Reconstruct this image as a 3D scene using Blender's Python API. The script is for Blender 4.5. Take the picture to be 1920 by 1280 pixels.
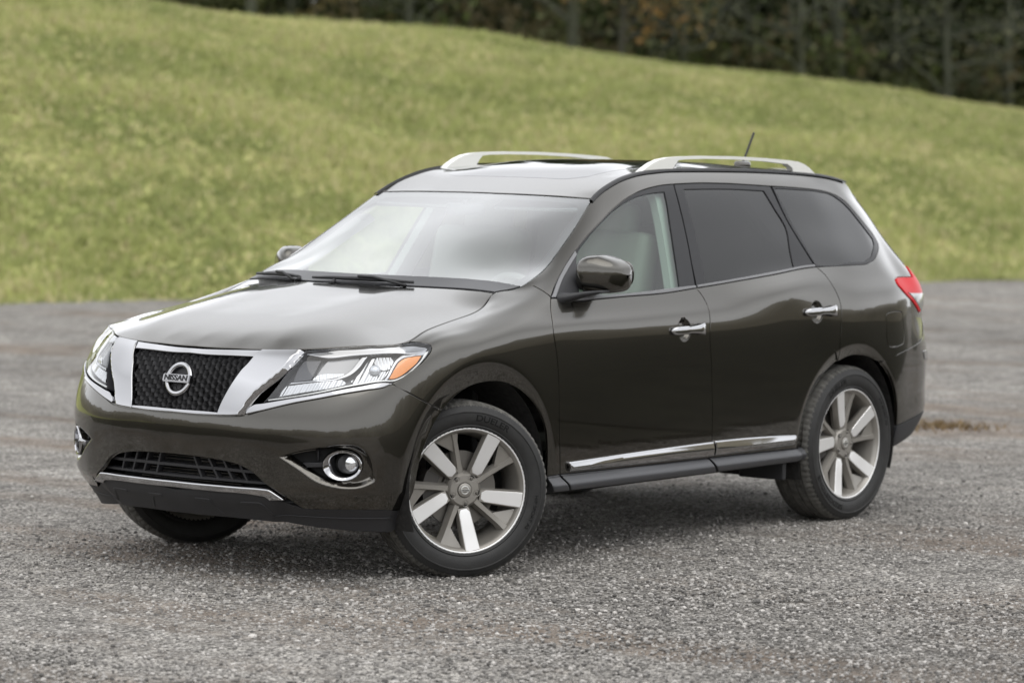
import bpy, bmesh, math, random
import numpy as np
from mathutils import Vector, Matrix, geometry
R = math.radians
SC = bpy.context.scene
COL = SC.collection
for _o in list(bpy.data.objects): bpy.data.objects.remove(_o)
random.seed(7)
RNG = np.random.default_rng(7)
# ---------------------------------------------------------------- camera
CAM_POS = np.array([11.89108, 10.66982, 2.06768])
YAW, PITCH, ROLL = -2.465641, -0.068554, 0.009835
cam = bpy.data.objects.new('camera', bpy.data.cameras.new('camera')); COL.objects.link(cam)
_f = Vector((math.cos(YAW)*math.cos(PITCH), math.sin(YAW)*math.cos(PITCH), math.sin(PITCH)))
_r = _f.cross(Vector((0, 0, 1))).normalized(); _u = _r.cross(_f)
_r2 = _r*math.cos(ROLL)+_u*math.sin(ROLL); _u2 = -_r*math.sin(ROLL)+_u*math.cos(ROLL)
cam.matrix_world = Matrix(((_r2.x, _u2.x, -_f.x, CAM_POS[0]), (_r2.y, _u2.y, -_f.y, CAM_POS[1]), (_r2.z, _u2.z, -_f.z, CAM_POS[2]), (0, 0, 0, 1)))
cam.data.sensor_width = 36; cam.data.lens = 6766.558/1920*36
cam.data.clip_start = .1; cam.data.clip_end = 2000
cam.data.dof.use_dof = True; cam.data.dof.focus_distance = 15.1; cam.data.dof.aperture_fstop = 2.7
SC.camera = cam
# ---------------------------------------------------------------- sky, sun, exposure
SUN_EL, SUN_AZ = R(66), R(62)          # azimuth from +x towards +y
wd = bpy.data.worlds.new('World'); SC.world = wd; wd.use_nodes = True
nt = wd.node_tree; nt.nodes.clear()
sky = nt.nodes.new('ShaderNodeTexSky'); sky.sky_type = 'NISHITA'; sky.sun_disc = False
sky.sun_elevation = SUN_EL; sky.sun_rotation = math.pi/2-SUN_AZ
sky.air_density = 1.0; sky.dust_density = 6.0; sky.ozone_density = 1.0
hs = nt.nodes.new('ShaderNodeHueSaturation'); hs.inputs['Saturation'].default_value = .18
bg = nt.nodes.new('ShaderNodeBackground'); bg.inputs['Strength'].default_value = .15
wo = nt.nodes.new('ShaderNodeOutputWorld')
# thin cloud: the clear sky behind it is greyed and evened out
cl = nt.nodes.new('ShaderNodeMix'); cl.data_type = 'RGBA'; cl.inputs[0].default_value = .955; cl.inputs[7].default_value = (4.6, 4.7, 4.85, 1)
_tc = nt.nodes.new('ShaderNodeTexCoord'); _sx = nt.nodes.new('ShaderNodeSeparateXYZ'); _rp = nt.nodes.new('ShaderNodeValToRGB')
for _p, _v in ((.0, 6.6), (.35, 6.1), (.6, 5.9), (.80, 4.5), (1., 3.6)):
    _e = _rp.color_ramp.elements[0] if _p == 0 else _rp.color_ramp.elements[1] if _p == 1 else _rp.color_ramp.elements.new(_p)
    _e.color = (_v*.985, _v, _v*1.03, 1)
nt.links.new(_tc.outputs['Generated'], _sx.inputs[0]); nt.links.new(_sx.outputs['Z'], _rp.inputs[0]); nt.links.new(_rp.outputs[0], cl.inputs[7])
nt.links.new(sky.outputs[0], hs.inputs['Color']); nt.links.new(hs.outputs[0], cl.inputs[6]); nt.links.new(cl.outputs[2], bg.inputs[0]); nt.links.new(bg.outputs[0], wo.inputs[0])
sl = bpy.data.lights.new('sun', 'SUN'); sl.energy = .5; sl.angle = R(60); sl.color = (1, .97, .92)
sun = bpy.data.objects.new('sun', sl); COL.objects.link(sun)
sun.rotation_euler = Vector((-math.cos(SUN_AZ)*math.cos(SUN_EL), -math.sin(SUN_AZ)*math.cos(SUN_EL), -math.sin(SUN_EL))).to_track_quat('-Z', 'Y').to_euler()
SC.view_settings.view_transform = 'Standard'; SC.view_settings.look = 'None'
SC.view_settings.exposure = 1.16; SC.view_settings.gamma = 1.0
SC.cycles.use_denoising = True
SC.cycles.max_bounces = 10; SC.cycles.transparent_max_bounces = 16
# ---------------------------------------------------------------- helpers
def nodes(name):
    m = bpy.data.materials.new(name); m.use_nodes = True
    t = m.node_tree
    return m, t, t.nodes['Principled BSDF']
def nn(t, kind, **kw):
    n = t.nodes.new(kind)
    for k, v in kw.items():
        if k.startswith('i_'): n.inputs[k[2:].replace('_', ' ')].default_value = v
        else: setattr(n, k, v)
    return n
def pbr(name, col, rough=.5, metal=0., coat=0., spec=.5, bump=None, var=0., ior=None, alpha=None, vscale=30., coatr=.03):
    m, t, p = nodes(name)
    p.inputs['Base Color'].default_value = (*col, 1)
    p.inputs['Roughness'].default_value = rough; p.inputs['Metallic'].default_value = metal
    p.inputs['Coat Weight'].default_value = coat; p.inputs['Coat Roughness'].default_value = coatr
    p.inputs['Specular IOR Level'].default_value = spec
    co = None
    if bump or var:
        co = nn(t, 'ShaderNodeTexCoord')
    if bump:
        sc, st = bump
        n = nn(t, 'ShaderNodeTexNoise', i_Scale=sc, i_Detail=4.)
        t.links.new(co.outputs['Object'], n.inputs['Vector'])
        b = nn(t, 'ShaderNodeBump', i_Strength=st, i_Distance=.002)
        t.links.new(n.outputs['Fac'], b.inputs['Height']); t.links.new(b.outputs[0], p.inputs['Normal'])
    if var:
        n = nn(t, 'ShaderNodeTexNoise', i_Scale=vscale, i_Detail=5.)
        t.links.new(co.outputs['Object'], n.inputs['Vector'])
        r = nn(t, 'ShaderNodeMapRange'); r.inputs['From Min'].default_value = .3; r.inputs['From Max'].default_value = .7
        r.inputs['To Min'].default_value = 1-var; r.inputs['To Max'].default_value = 1+var
        mx = nn(t, 'ShaderNodeMix', data_type='RGBA', blend_type='MULTIPLY'); mx.inputs[0].default_value = 1
        mx.inputs[6].default_value = (*col, 1)
        t.links.new(n.outputs['Fac'], r.inputs[0]); t.links.new(r.outputs[0], mx.inputs[7]); t.links.new(mx.outputs[2], p.inputs['Base Color'])
    return m
def glass(name, tint, f0=.06, rough=.0, gain=1.0):
    """thin pane: tinted see-through plus a Fresnel mirror"""
    m, t, p = nodes(name); t.nodes.remove(p)
    tr = nn(t, 'ShaderNodeBsdfTransparent'); tr.inputs[0].default_value = (*tint, 1)
    gl = nn(t, 'ShaderNodeBsdfGlossy'); gl.inputs['Color'].default_value = (1, 1, 1, 1); gl.inputs['Roughness'].default_value = rough
    lw = nn(t, 'ShaderNodeLayerWeight'); lw.inputs['Blend'].default_value = .5
    pw = nn(t, 'ShaderNodeMath', operation='POWER'); pw.inputs[1].default_value = 4.0
    mr = nn(t, 'ShaderNodeMapRange'); mr.inputs['To Min'].default_value = f0; mr.inputs['To Max'].default_value = gain
    t.links.new(lw.outputs['Facing'], pw.inputs[0]); t.links.new(pw.outputs[0], mr.inputs[0])
    mx = nn(t, 'ShaderNodeMixShader')
    t.links.new(mr.outputs[0], mx.inputs[0]); t.links.new(tr.outputs[0], mx.inputs[1]); t.links.new(gl.outputs[0], mx.inputs[2])
    t.links.new(mx.outputs[0], t.nodes['Material Output'].inputs[0])
    return m
def mesh_obj(name, verts, faces, mat, parent=None, smooth=True, normals=None, attrs=None):
    me = bpy.data.meshes.new(name)
    me.from_pydata([tuple(map(float, v)) for v in verts], [], [tuple(map(int, f)) for f in faces])
    me.update()
    if smooth: me.polygons.foreach_set('use_smooth', [True]*len(me.polygons))
    if normals is not None: me.normals_split_custom_set_from_vertices([tuple(map(float, n)) for n in normals])
    for m in (mat if isinstance(mat, (list, tuple)) else [mat]): me.materials.append(m)
    o = bpy.data.objects.new(name, me); COL.objects.link(o)
    if parent is not None: o.parent = parent
    return o
def big_mesh(name, V, F, mat, smooth=False, color=None):
    """fast path: V (n,3), F (m,k) arrays"""
    me = bpy.data.meshes.new(name)
    V = np.asarray(V, np.float32); F = np.asarray(F, np.int32); k = F.shape[1]
    me.vertices.add(len(V)); me.vertices.foreach_set('co', V.ravel())
    me.loops.add(F.size); me.loops.foreach_set('vertex_index', F.ravel())
    me.polygons.add(len(F)); me.polygons.foreach_set('loop_start', np.arange(0, F.size, k, dtype=np.int32))
    me.polygons.foreach_set('use_smooth', np.full(len(F), smooth))
    me.update(calc_edges=True)
    if color is not None:
        a = me.color_attributes.new('tone', 'FLOAT_COLOR', 'POINT')
        c = np.ones((len(V), 4), np.float32); c[:, :3] = color
        a.data.foreach_set('color', c.ravel())
    me.materials.append(mat)
    o = bpy.data.objects.new(name, me); COL.objects.link(o)
    return o
def bm_obj(name, bm, mat, parent=None, smooth=True, bevel=0, angle=40):
    me = bpy.data.meshes.new(name)
    if bevel:
        bmesh.ops.bevel(bm, geom=[e for e in bm.edges if len(e.link_faces) == 2 and e.calc_face_angle(0) > R(30)], offset=bevel, segments=2, affect='EDGES', profile=.6)
    bmesh.ops.recalc_face_normals(bm, faces=bm.faces)
    bm.to_mesh(me); bm.free()
    if smooth:
        me.polygons.foreach_set('use_smooth', [True]*len(me.polygons))
        me.set_sharp_from_angle(angle=R(angle))
    for m in (mat if isinstance(mat, (list, tuple)) else [mat]): me.materials.append(m)
    o = bpy.data.objects.new(name, me); COL.objects.link(o)
    if parent is not None: o.parent = parent
    return o
def empty(name, loc=(0, 0, 0)):
    o = bpy.data.objects.new(name, None); COL.objects.link(o); o.location = loc; o.empty_display_size = .2
    return o
def tag(o, label=None, cat=None, group=None, kind=None):
    if label: o['label'] = label
    if cat: o['category'] = cat
    if group: o['group'] = group
    if kind: o['kind'] = kind
    return o
# ---------------------------------------------------------------- ground, hill, woods
HP0 = np.array([-12.48, -15.3]); HE1 = np.array([-.937, .349]); HE2 = np.array([-.349, -.937])
def hxy(s, d): return HP0[0]+HE1[0]*s+HE2[0]*d, HP0[1]+HE1[1]*s+HE2[1]*d
def vnoise(x, y, seed=0):
    """smooth value noise"""
    r = np.random.default_rng(seed); T = r.random((256, 256))
    xi = np.floor(x).astype(int); yi = np.floor(y).astype(int); fx = x-xi; fy = y-yi
    fx = fx*fx*(3-2*fx); fy = fy*fy*(3-2*fy)
    a = T[xi % 256, yi % 256]; b = T[(xi+1) % 256, yi % 256]; c_ = T[xi % 256, (yi+1) % 256]; d_ = T[(xi+1) % 256, (yi+1) % 256]
    return (a*(1-fx)+b*fx)*(1-fy)+(c_*(1-fx)+d_*fx)*fy
def fbm(x, y, o=4, seed=0): return sum(vnoise(x*2**i, y*2**i, seed+i)/2**i for i in range(o))/2
CREST_S = [-60, -14, -4, 4.2, 7.43, 9.58, 11.75, 14.59, 17.19, 20.75, 30, 60]
CREST_H = [.2, .6, 4.1, 3.72, 3.27, 3.14, 2.98, 2.68, 2.40, 1.99, 1.2, .9]
def foot(s): return np.interp(s, [-60, 0, 2.6, 7, 12.7, 60], [0, 0, -.4, .25, 0, 0])
def hill_z(s, d):
    H = np.interp(s, CREST_S, CREST_H)
    q = (d-foot(s))/10.0
    # smooth foot, straight face, rounded crest then a gentle plateau
    f = lambda a, k: .5*(a+np.sqrt(a*a+k*k))
    up = f(q, .05)-f(q-.985, .10)
    return H*np.clip(up, 0, 1.05) + .10*(fbm(s*.35, d*.5, 3, 3)-.5)*np.clip(q*3, 0, 1) - .05 - .25*np.clip(-q, 0, 1)
def mat_gravel():
    m, t, p = nodes('gravel')
    co = nn(t, 'ShaderNodeTexCoord')
    def vor(s, f='F1'):
        v = nn(t, 'ShaderNodeTexVoronoi', feature=f, i_Scale=s); t.links.new(co.outputs['Object'], v.inputs['Vector']); return v
    def noi(s, d=4., mp=None):
        v = nn(t, 'ShaderNodeTexNoise', i_Scale=s, i_Detail=d)
        if mp is None: t.links.new(co.outputs['Object'], v.inputs['Vector'])
        else:
            g = nn(t, 'ShaderNodeMapping'); g.inputs['Scale'].default_value = mp[:3]; g.inputs['Rotation'].default_value = (0, 0, mp[3])
            t.links.new(co.outputs['Object'], g.inputs[0]); t.links.new(g.outputs[0], v.inputs['Vector'])
        return v
    v1, v2 = vor(76.), vor(30.)
    rp = nn(t, 'ShaderNodeValToRGB'); e = rp.color_ramp.elements
    e[0].position = 0; e[0].color = (.088, .083, .076, 1); e[1].position = 1; e[1].color = (.65, .615, .565, 1)
    e.new(.5).color = (.298, .280, .256, 1); e.new(.85).color = (.46, .436, .402, 1)
    sep = nn(t, 'ShaderNodeSeparateColor'); t.links.new(v1.outputs['Color'], sep.inputs[0]); t.links.new(sep.outputs[0], rp.inputs[0])
    # brown, sandy streaks where tyres have packed the surface
    n1 = noi(1.1, 5., (1.0, .30, 1, R(-50))); n2 = noi(6., 4.)
    mr = nn(t, 'ShaderNodeMapRange'); mr.inputs['From Min'].default_value = .50; mr.inputs['From Max'].default_value = .64; mr.inputs['To Max'].default_value = 1.35
    t.links.new(n1.outputs['Fac'], mr.inputs[0])
    mm = nn(t, 'ShaderNodeMath', operation='MULTIPLY'); t.links.new(mr.outputs[0], mm.inputs[0]); t.links.new(n2.outputs['Fac'], mm.inputs[1])
    mx = nn(t, 'ShaderNodeMix', data_type='RGBA'); t.links.new(mm.outputs[0], mx.inputs[0]); t.links.new(rp.outputs[0], mx.inputs[6]); mx.inputs[7].default_value = (.225, .178, .14, 1)
    # broad tone changes
    n3 = noi(.55, 4., (1.0, .45, 1, R(-50))); r3 = nn(t, 'ShaderNodeMapRange'); r3.inputs['From Min'].default_value = .3; r3.inputs['From Max'].default_value = .7; r3.inputs['To Min'].default_value = .74; r3.inputs['To Max'].default_value = 1.26
    t.links.new(n3.outputs['Fac'], r3.inputs[0])
    m2 = nn(t, 'ShaderNodeMix', data_type='RGBA', blend_type='MULTIPLY'); m2.inputs[0].default_value = 1
    t.links.new(mx.outputs[2], m2.inputs[6]); t.links.new(r3.outputs[0], m2.inputs[7]); t.links.new(m2.outputs[2], p.inputs['Base Color'])
    # patches of finer and coarser stone
    n4 = noi(4.5, 5.); r4 = nn(t, 'ShaderNodeMapRange'); r4.inputs['From Min'].default_value = .32; r4.inputs['From Max'].default_value = .68; r4.inputs['To Min'].default_value = .74; r4.inputs['To Max'].default_value = 1.16
    t.links.new(n4.outputs['Fac'], r4.inputs[0]); m3 = nn(t, 'ShaderNodeMix', data_type='RGBA', blend_type='MULTIPLY'); m3.inputs[0].default_value = 1
    t.links.new(m2.outputs[2], m3.inputs[6]); t.links.new(r4.outputs[0], m3.inputs[7]); t.links.new(m3.outputs[2], p.inputs['Base Color'])
    # stones in relief
    ad = nn(t, 'ShaderNodeMath', operation='ADD'); t.links.new(v1.outputs['Distance'], ad.inputs[0]); t.links.new(v2.outputs['Distance'], ad.inputs[1])
    b = nn(t, 'ShaderNodeBump', invert=True, i_Strength=1., i_Distance=.024); t.links.new(ad.outputs[0], b.inputs['Height']); t.links.new(b.outputs[0], p.inputs['Normal'])
    p.inputs['Roughness'].default_value = .9; p.inputs['Specular IOR Level'].default_value = .25
    return m
MG = mat_gravel()
# the lot reaches the horizon: fine grid near the car, one big ring outside
def lot():
    xs = np.r_[-600, -200, -60, np.linspace(-30, 14, 110), 40, 150, 600]
    ys = np.r_[-600, -200, -60, np.linspace(-24, 16, 100), 40, 150, 600]
    X, Y = np.meshgrid(xs, ys, indexing='ij')
    near = (np.abs(X+8) < 23) & (np.abs(Y+4) < 21)
    Zz = np.where(near, .05*(fbm(X*.6+9, Y*.6+3, 4, 11)-.5), 0)
    car = np.clip(np.maximum(np.abs(X+1.45)-2.6, np.abs(Y)-1.4)/2, 0, 1)
    Zz = Zz*car
    n = len(ys); i = np.arange(len(xs)-1)[:, None]*n+np.arange(n-1)[None]
    F = np.stack([i, i+n, i+n+1, i+1], -1).reshape(-1, 4)
    return big_mesh('gravel_lot', np.stack([X, Y, Zz], -1).reshape(-1, 3), F, MG, True)
tag(lot(), 'grey crushed stone lot the car is parked on', None, kind='structure')

def attr_mat(name, rough=.8, mult=1.0, spec=.2, trans=0.):
    m, t, p = nodes(name)
    a = nn(t, 'ShaderNodeAttribute', attribute_name='tone'); t.links.new(a.outputs['Color'], p.inputs['Base Color'])
    p.inputs['Roughness'].default_value = rough; p.inputs['Specular IOR Level'].default_value = spec
    if trans:
        tl = nn(t, 'ShaderNodeBsdfTranslucent'); t.links.new(a.outputs['Color'], tl.inputs[0])
        mx = nn(t, 'ShaderNodeMixShader'); mx.inputs[0].default_value = trans
        t.links.new(p.outputs[0], mx.inputs[1]); t.links.new(tl.outputs[0], mx.inputs[2]); t.links.new(mx.outputs[0], t.nodes['Material Output'].inputs[0])
    return m
# loose stones lying on the lot (nobody could count them)
def stones():
    ico = bmesh.new(); bmesh.ops.create_icosphere(ico, subdivisions=1, radius=1)
    bv = np.array([v.co[:] for v in ico.verts]); bf = np.array([[v.index for v in f.verts] for f in ico.faces]); ico.free()
    n = 90000
    # denser in the strip the lens holds sharp
    u = RNG.random((n*3, 2)); x = -7+13*u[:, 0]; y = -4.5+9.5*u[:, 1]
    w = np.abs((x-CAM_POS[0])*math.cos(YAW)+(y-CAM_POS[1])*math.sin(YAW)-13.8)
    k = RNG.random(n*3) < np.exp(-(w/3.2)**2)
    x, y = x[k][:n], y[k][:n]; n = len(x)
    sz = .0034+.0065*RNG.random(n)**2.5; big = RNG.random(n) < .022; sz = np.where(big, sz+.009*RNG.random(n)**2, sz)
    jit = 1+.35*(RNG.random((n, len(bv), 1))-.5)
    sc = np.stack([sz*(.8+.6*RNG.random(n)), sz*(.8+.6*RNG.random(n)), sz*(.5+.4*RNG.random(n))], -1)
    a = RNG.random(n)*6.28; ca, sa = np.cos(a), np.sin(a)
    V = bv[None]*jit*sc[:, None]
    V = np.stack([V[..., 0]*ca[:, None]-V[..., 1]*sa[:, None]+x[:, None], V[..., 0]*sa[:, None]+V[..., 1]*ca[:, None]+y[:, None], V[..., 2]+(sz*.35)[:, None]], -1)
    Fc = (bf[None]+np.arange(n)[:, None, None]*len(bv)).reshape(-1, 3)
    g = .09+.36*RNG.random(n)**1.2; g = np.where(RNG.random(n) < .025, .52, g)
    tone = np.repeat(np.stack([g*1.02, g*.975, g*.92], -1), len(bv), 0)
    o = big_mesh('loose_gravel', V.reshape(-1, 3), Fc, attr_mat('stone', .9), False, tone)
    tag(o, 'loose chips of pale and dark grey stone strewn over the lot', kind='stuff')
stones()

def mat_grass():
    m, t, p = nodes('grass_ground')
    co = nn(t, 'ShaderNodeTexCoord')
    n1 = nn(t, 'ShaderNodeTexNoise', i_Scale=.55, i_Detail=6., i_Roughness=.65); t.links.new(co.outputs['Object'], n1.inputs['Vector'])
    rp = nn(t, 'ShaderNodeValToRGB'); e = rp.color_ramp.elements
    e[0].position = .3; e[0].color = (.30, .33, .12, 1); e[1].position = .72; e[1].color = (.44, .41, .19, 1)
    e.new(.5).color = (.35, .36, .14, 1)
    t.links.new(n1.outputs['Fac'], rp.inputs[0]); t.links.new(rp.outputs[0], p.inputs['Base Color'])
    n2 = nn(t, 'ShaderNodeTexNoise', i_Scale=9., i_Detail=6.); t.links.new(co.outputs['Object'], n2.inputs['Vector'])
    b = nn(t, 'ShaderNodeBump', i_Strength=1., i_Distance=.08); t.links.new(n2.outputs['Fac'], b.inputs['Height']); t.links.new(b.outputs[0], p.inputs['Normal'])
    p.inputs['Roughness'].default_value = .95; p.inputs['Specular IOR Level'].default_value = .1
    return m
def hill():
    s = np.linspace(-60, 60, 241); d = np.r_[np.linspace(-1.2, 14, 120), np.linspace(14.6, 60, 40)]
    S_, D_ = np.meshgrid(s, d, indexing='ij'); X, Y = hxy(S_, D_); Zz = hill_z(S_, D_)
    n = len(d); i = np.arange(len(s)-1)[:, None]*n+np.arange(n-1)[None]
    F = np.stack([i, i+1, i+n+1, i+n], -1).reshape(-1, 4)
    tag(big_mesh('hill', np.stack([X, Y, Zz], -1).reshape(-1, 3), F, mat_grass(), True), 'long grassy bank rising behind the car', kind='structure')
hill()
def grass():
    n = 150000
    s = -6+34*RNG.random(n); d = -.8+11.9*RNG.random(n)**.9
    f = d > foot(s)-.75+.7*fbm(s*2, d*2, 3, 40); s, d = s[f], d[f]; n = len(s)
    x, y = hxy(s, d); z = hill_z(s, d)
    clump = fbm(s*.6, d*.95, 5, 21); dry = fbm(s*.5+40, d*.9, 4, 31); fine = RNG.random(n)
    h = (.035+.07*np.clip(clump*1.9-.45, 0, 1))*(.6+.8*RNG.random(n))
    V = []; T = []
    green = np.array([.37, .395, .155]); lime = np.array([.44, .455, .19]); straw = np.array([.55, .505, .28]); dark = np.array([.27, .30, .115])
    w = np.clip((clump-.38)*4, 0, 1)[:, None]; q = np.clip((dry-.42)*4.2, 0, 1)[:, None]
    base = dark*(1-w)+green*w; base = base*(1-.75*q)+lime*.75*q
    st = ((fine < .16+.2*q[:, 0]))[:, None]; base = np.where(st, straw*(.8+.35*RNG.random((n, 1))), base*(.82+.4*RNG.random((n, 1))))
    for b in range(3):
        a = RNG.random(n)*6.28; wd_ = .012+.02*RNG.random(n); ln = h*(.7+.6*RNG.random(n)); tilt = .9*RNG.random(n)*ln
        ox = x+.09*(RNG.random(n)-.5); oy = y+.09*(RNG.random(n)-.5)
        ux, uy = np.cos(a), np.sin(a); b2 = RNG.random(n)*6.28
        p0 = np.stack([ox-ux*wd_, oy-uy*wd_, z-.01], -1); p1 = np.stack([ox+ux*wd_, oy+uy*wd_, z-.01], -1)
        p2 = np.stack([ox+np.cos(b2)*tilt, oy+np.sin(b2)*tilt, z+ln], -1)
        V.append(np.stack([p0, p1, p2], 1)); T.append(np.repeat(base[:, None], 3, 1))
    V = np.concatenate(V).reshape(-1, 3); T = np.concatenate(T).reshape(-1, 3)
    tag(big_mesh('grass', V, np.arange(len(V)).reshape(-1, 3), attr_mat('grass_blade', .7, trans=.35), False, T), 'rough green and straw coloured grass covering the bank', kind='stuff')
grass()

# ------------------------------------------------ trees beyond the crest
def tube(P, rad, seg=7):
    """one tapered limb -> verts, quads"""
    P = np.asarray(P, float); n = len(P); V = []
    for i in range(n):
        d = P[min(i+1, n-1)]-P[max(i-1, 0)]; d /= np.linalg.norm(d)+1e-9
        a = np.cross(d, [.3, .9, .1]); a /= np.linalg.norm(a); b = np.cross(d, a)
        for k in range(seg):
            t = 2*math.pi*k/seg; V.append(P[i]+rad[i]*(math.cos(t)*a+math.sin(t)*b))
    Fq = [(i*seg+k, i*seg+(k+1) % seg, (i+1)*seg+(k+1) % seg, (i+1)*seg+k) for i in range(n-1) for k in range(seg)]
    return V, Fq
def limb_set(rg, H, r0, nl, lo=.12, spread=.35, lean=0.):
    V, Fq, tips = [], [], []
    def add(P, rad, seg=6):
        v, f = tube(P, rad, seg); o = len(V); V.extend(v); Fq.extend([tuple(i+o for i in q) for q in f])
    N = 9; tr = np.array([[lean*H*(i/N)**1.3+.06*rg.normal()*i/N, .06*rg.normal()*i/N, H*i/N] for i in range(N+1)])
    add(tr, [r0*(1-.85*i/N)+.01 for i in range(N+1)], 8)
    for k in range(nl):
        q = lo+(1-lo)*(k+.5*rg.random())/nl*.95; i = min(int(q*N), N-1); st = tr[i]+(tr[i+1]-tr[i])*(q*N-i)
        a = rg.random()*6.28; L = H*spread*(1.15-q)*(.6+.7*rg.random()); up = .25+.6*rg.random()
        P = [st]; dr = np.array([math.cos(a), math.sin(a), up])
        for j in range(5):
            dr = dr+rg.normal(size=3)*.22; dr /= np.linalg.norm(dr); P.append(P[-1]+dr*L/5)
        r = r0*(.42*(1.1-q)+.05); add(P, [r*(1-.85*j/5)+.004 for j in range(6)], 5); tips += P[2:]
        for b in range(3):
            st2 = P[2+rg.integers(0, 3)]; d2 = rg.normal(size=3); d2[2] = abs(d2[2])*.8; d2 /= np.linalg.norm(d2)
            Q = [st2, st2+d2*L*.18, st2+d2*L*.36+rg.normal(size=3)*L*.04]; add(Q, [r*.35+.003, r*.22+.003, .004], 4); tips += Q[1:]
    return np.array(V), Fq, np.array(tips)
def leaf_cloud(rg, C, n, spr, sz, pal):
    i = rg.integers(0, len(C), n); P = C[i]+rg.normal(size=(n, 3))*spr
    a = rg.normal(size=(n, 3)); a /= np.linalg.norm(a, axis=1)[:, None]; b = np.cross(a, rg.normal(size=(n, 3))); b /= np.linalg.norm(b, axis=1)[:, None]
    s = sz*(.6+.8*rg.random((n, 1)))
    V = np.stack([P-a*s, P+b*s*.55, P+a*s, P-b*s*.55], 1).reshape(-1, 3)
    pal = np.array(pal); cl = pal[rg.integers(0, len(pal), len(C))][i]*(.7+.6*rg.random((n, 1)))
    return V, np.arange(4*n).reshape(-1, 4), np.repeat(cl, 4, 0)
BARKS = [pbr('bark_pale', (.042, .046, .030), .9, bump=(20, .6), var=.35, vscale=6), pbr('bark_dark', (.032, .031, .023), .9, bump=(20, .6), var=.35, vscale=6)]
LEAF = attr_mat('leaf', .6, trans=.3)
def tree_kind(seed, H, r0, nl, bark, leaves, pal, spr=.35, sz=.11, lo=.1, spread=.3, lean=0., conifer=False):
    rg = np.random.default_rng(seed)
    V, Fq, tips = limb_set(rg, H, r0, nl, lo, spread, lean)
    if conifer:
        zz = H*(.03+.97*rg.random(900)**1.2); rr = (1-zz/H)*H*.24*np.sqrt(rg.random(900)); a = rg.random(900)*6.28
        tips = np.stack([rr*np.cos(a), rr*np.sin(a), zz-.25*rr], -1)
    tr = mesh_obj('trunk', V, Fq, BARKS[bark]); cr = None
    if leaves:
        LV, LF, LC = leaf_cloud(rg, tips, leaves, spr, sz, pal); cr = big_mesh('crown', LV, LF, LEAF, False, LC)
    t = [tr, cr]
    for o in t:
        if o: COL.objects.unlink(o)
    return t
K = {
 'evergreen': [tree_kind(101, 9, .16, 14, 1, 5200, [(.034, .05, .017), (.06, .075, .025), (.025, .037, .015)], .22, .13, conifer=True), tree_kind(102, 11, .18, 14, 1, 5600, [(.03, .045, .016), (.042, .056, .02), (.065, .075, .028)], .25, .14, conifer=True), tree_kind(103, 7, .12, 12, 1, 4600, [(.04, .055, .02), (.075, .085, .03), (.03, .04, .015)], .25, .12, conifer=True)],
 'bare': [tree_kind(111, 7, .07, 22, 0, 700, [(.12, .13, .07), (.09, .11, .05)], .15, .05, .06, .38), tree_kind(112, 6, .055, 24, 0, 900, [(.12, .13, .07), (.15, .15, .09)], .18, .05, .05, .42), tree_kind(113, 8, .10, 20, 0, 600, [(.13, .14, .08)], .15, .05, .08, .33, .1)],
 'rust': [tree_kind(121, 3.4, .04, 16, 1, 1500, [(.22, .13, .045), (.17, .11, .04), (.12, .10, .04)], .2, .06, .1, .45)],
 'leaning': [tree_kind(131, 6.5, .10, 18, 0, 500, [(.13, .14, .08)], .15, .05, .2, .4, .75)],
}
TREE_N = 0
def plant_tree(kind, i, s, d, sc, rz, label, group):
    global TREE_N
    src = K[kind][i]; x, y = hxy(np.array([s]), np.array([d])); z = float(hill_z(np.array([s]), np.array([d]))[0])
    nm = {'evergreen': 'evergreen_tree', 'bare': 'bare_tree', 'rust': 'young_tree', 'leaning': 'bare_tree'}[kind]
    e = empty(nm, (float(x[0]), float(y[0]), z-.05)); e.rotation_euler.z = rz; e.scale = (sc, sc, sc)
    tag(e, label, 'tree', group)
    for o in src:
        if o is None: continue
        c_ = o.copy(); COL.objects.link(c_); c_.parent = e
    return e
rg = np.random.default_rng(5)
GE, GB = 'dark evergreens of the wood', 'bare pale trees along the wood edge'
k = 0
for row, (d0, st, sc0) in enumerate(((19.5, 1.9, .8), (23, 2.2, 1.0), (28, 2.6, 1.2))):
    for s in np.arange(11.5+row*2.0, 33+row*7, st):
        plant_tree('evergreen', k % 3, s+.7*rg.normal()*.6, d0+1.2*rg.normal()*.6, sc0*(.85+.3*rg.random()), rg.random()*6.28, 'dark evergreen tree in the shaded wood beyond the grassy crest', GE); k += 1
BARE_AT = [(10.0, 14.5, 0), (13.2, 15.5, 1), (15.2, 14.0, 2), (17.9, 15.0, 1), (19.6, 14.2, 0), (21.3, 15.5, 2), (22.7, 14.4, 1), (24.6, 15.2, 0), (27.4, 14.8, 1), (29.0, 15.5, 2), (12.0, 17, 2), (18.6, 17, 1), (23.6, 17, 0), (26.2, 16.4, 2)]
for s, d, i in BARE_AT:
    plant_tree('bare', i, s, d, .8+.35*rg.random(), rg.random()*6.28, 'slender pale bare tree at the edge of the dark wood', GB)
plant_tree('rust', 0, 15.6, 13.2, 1.0, 1.0, 'small rust brown tree on the crest above the car roof', None)
plant_tree('leaning', 0, 25.3, 13.4, .9, R(110), 'pale bare tree leaning far over on the crest at right', None)
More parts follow.
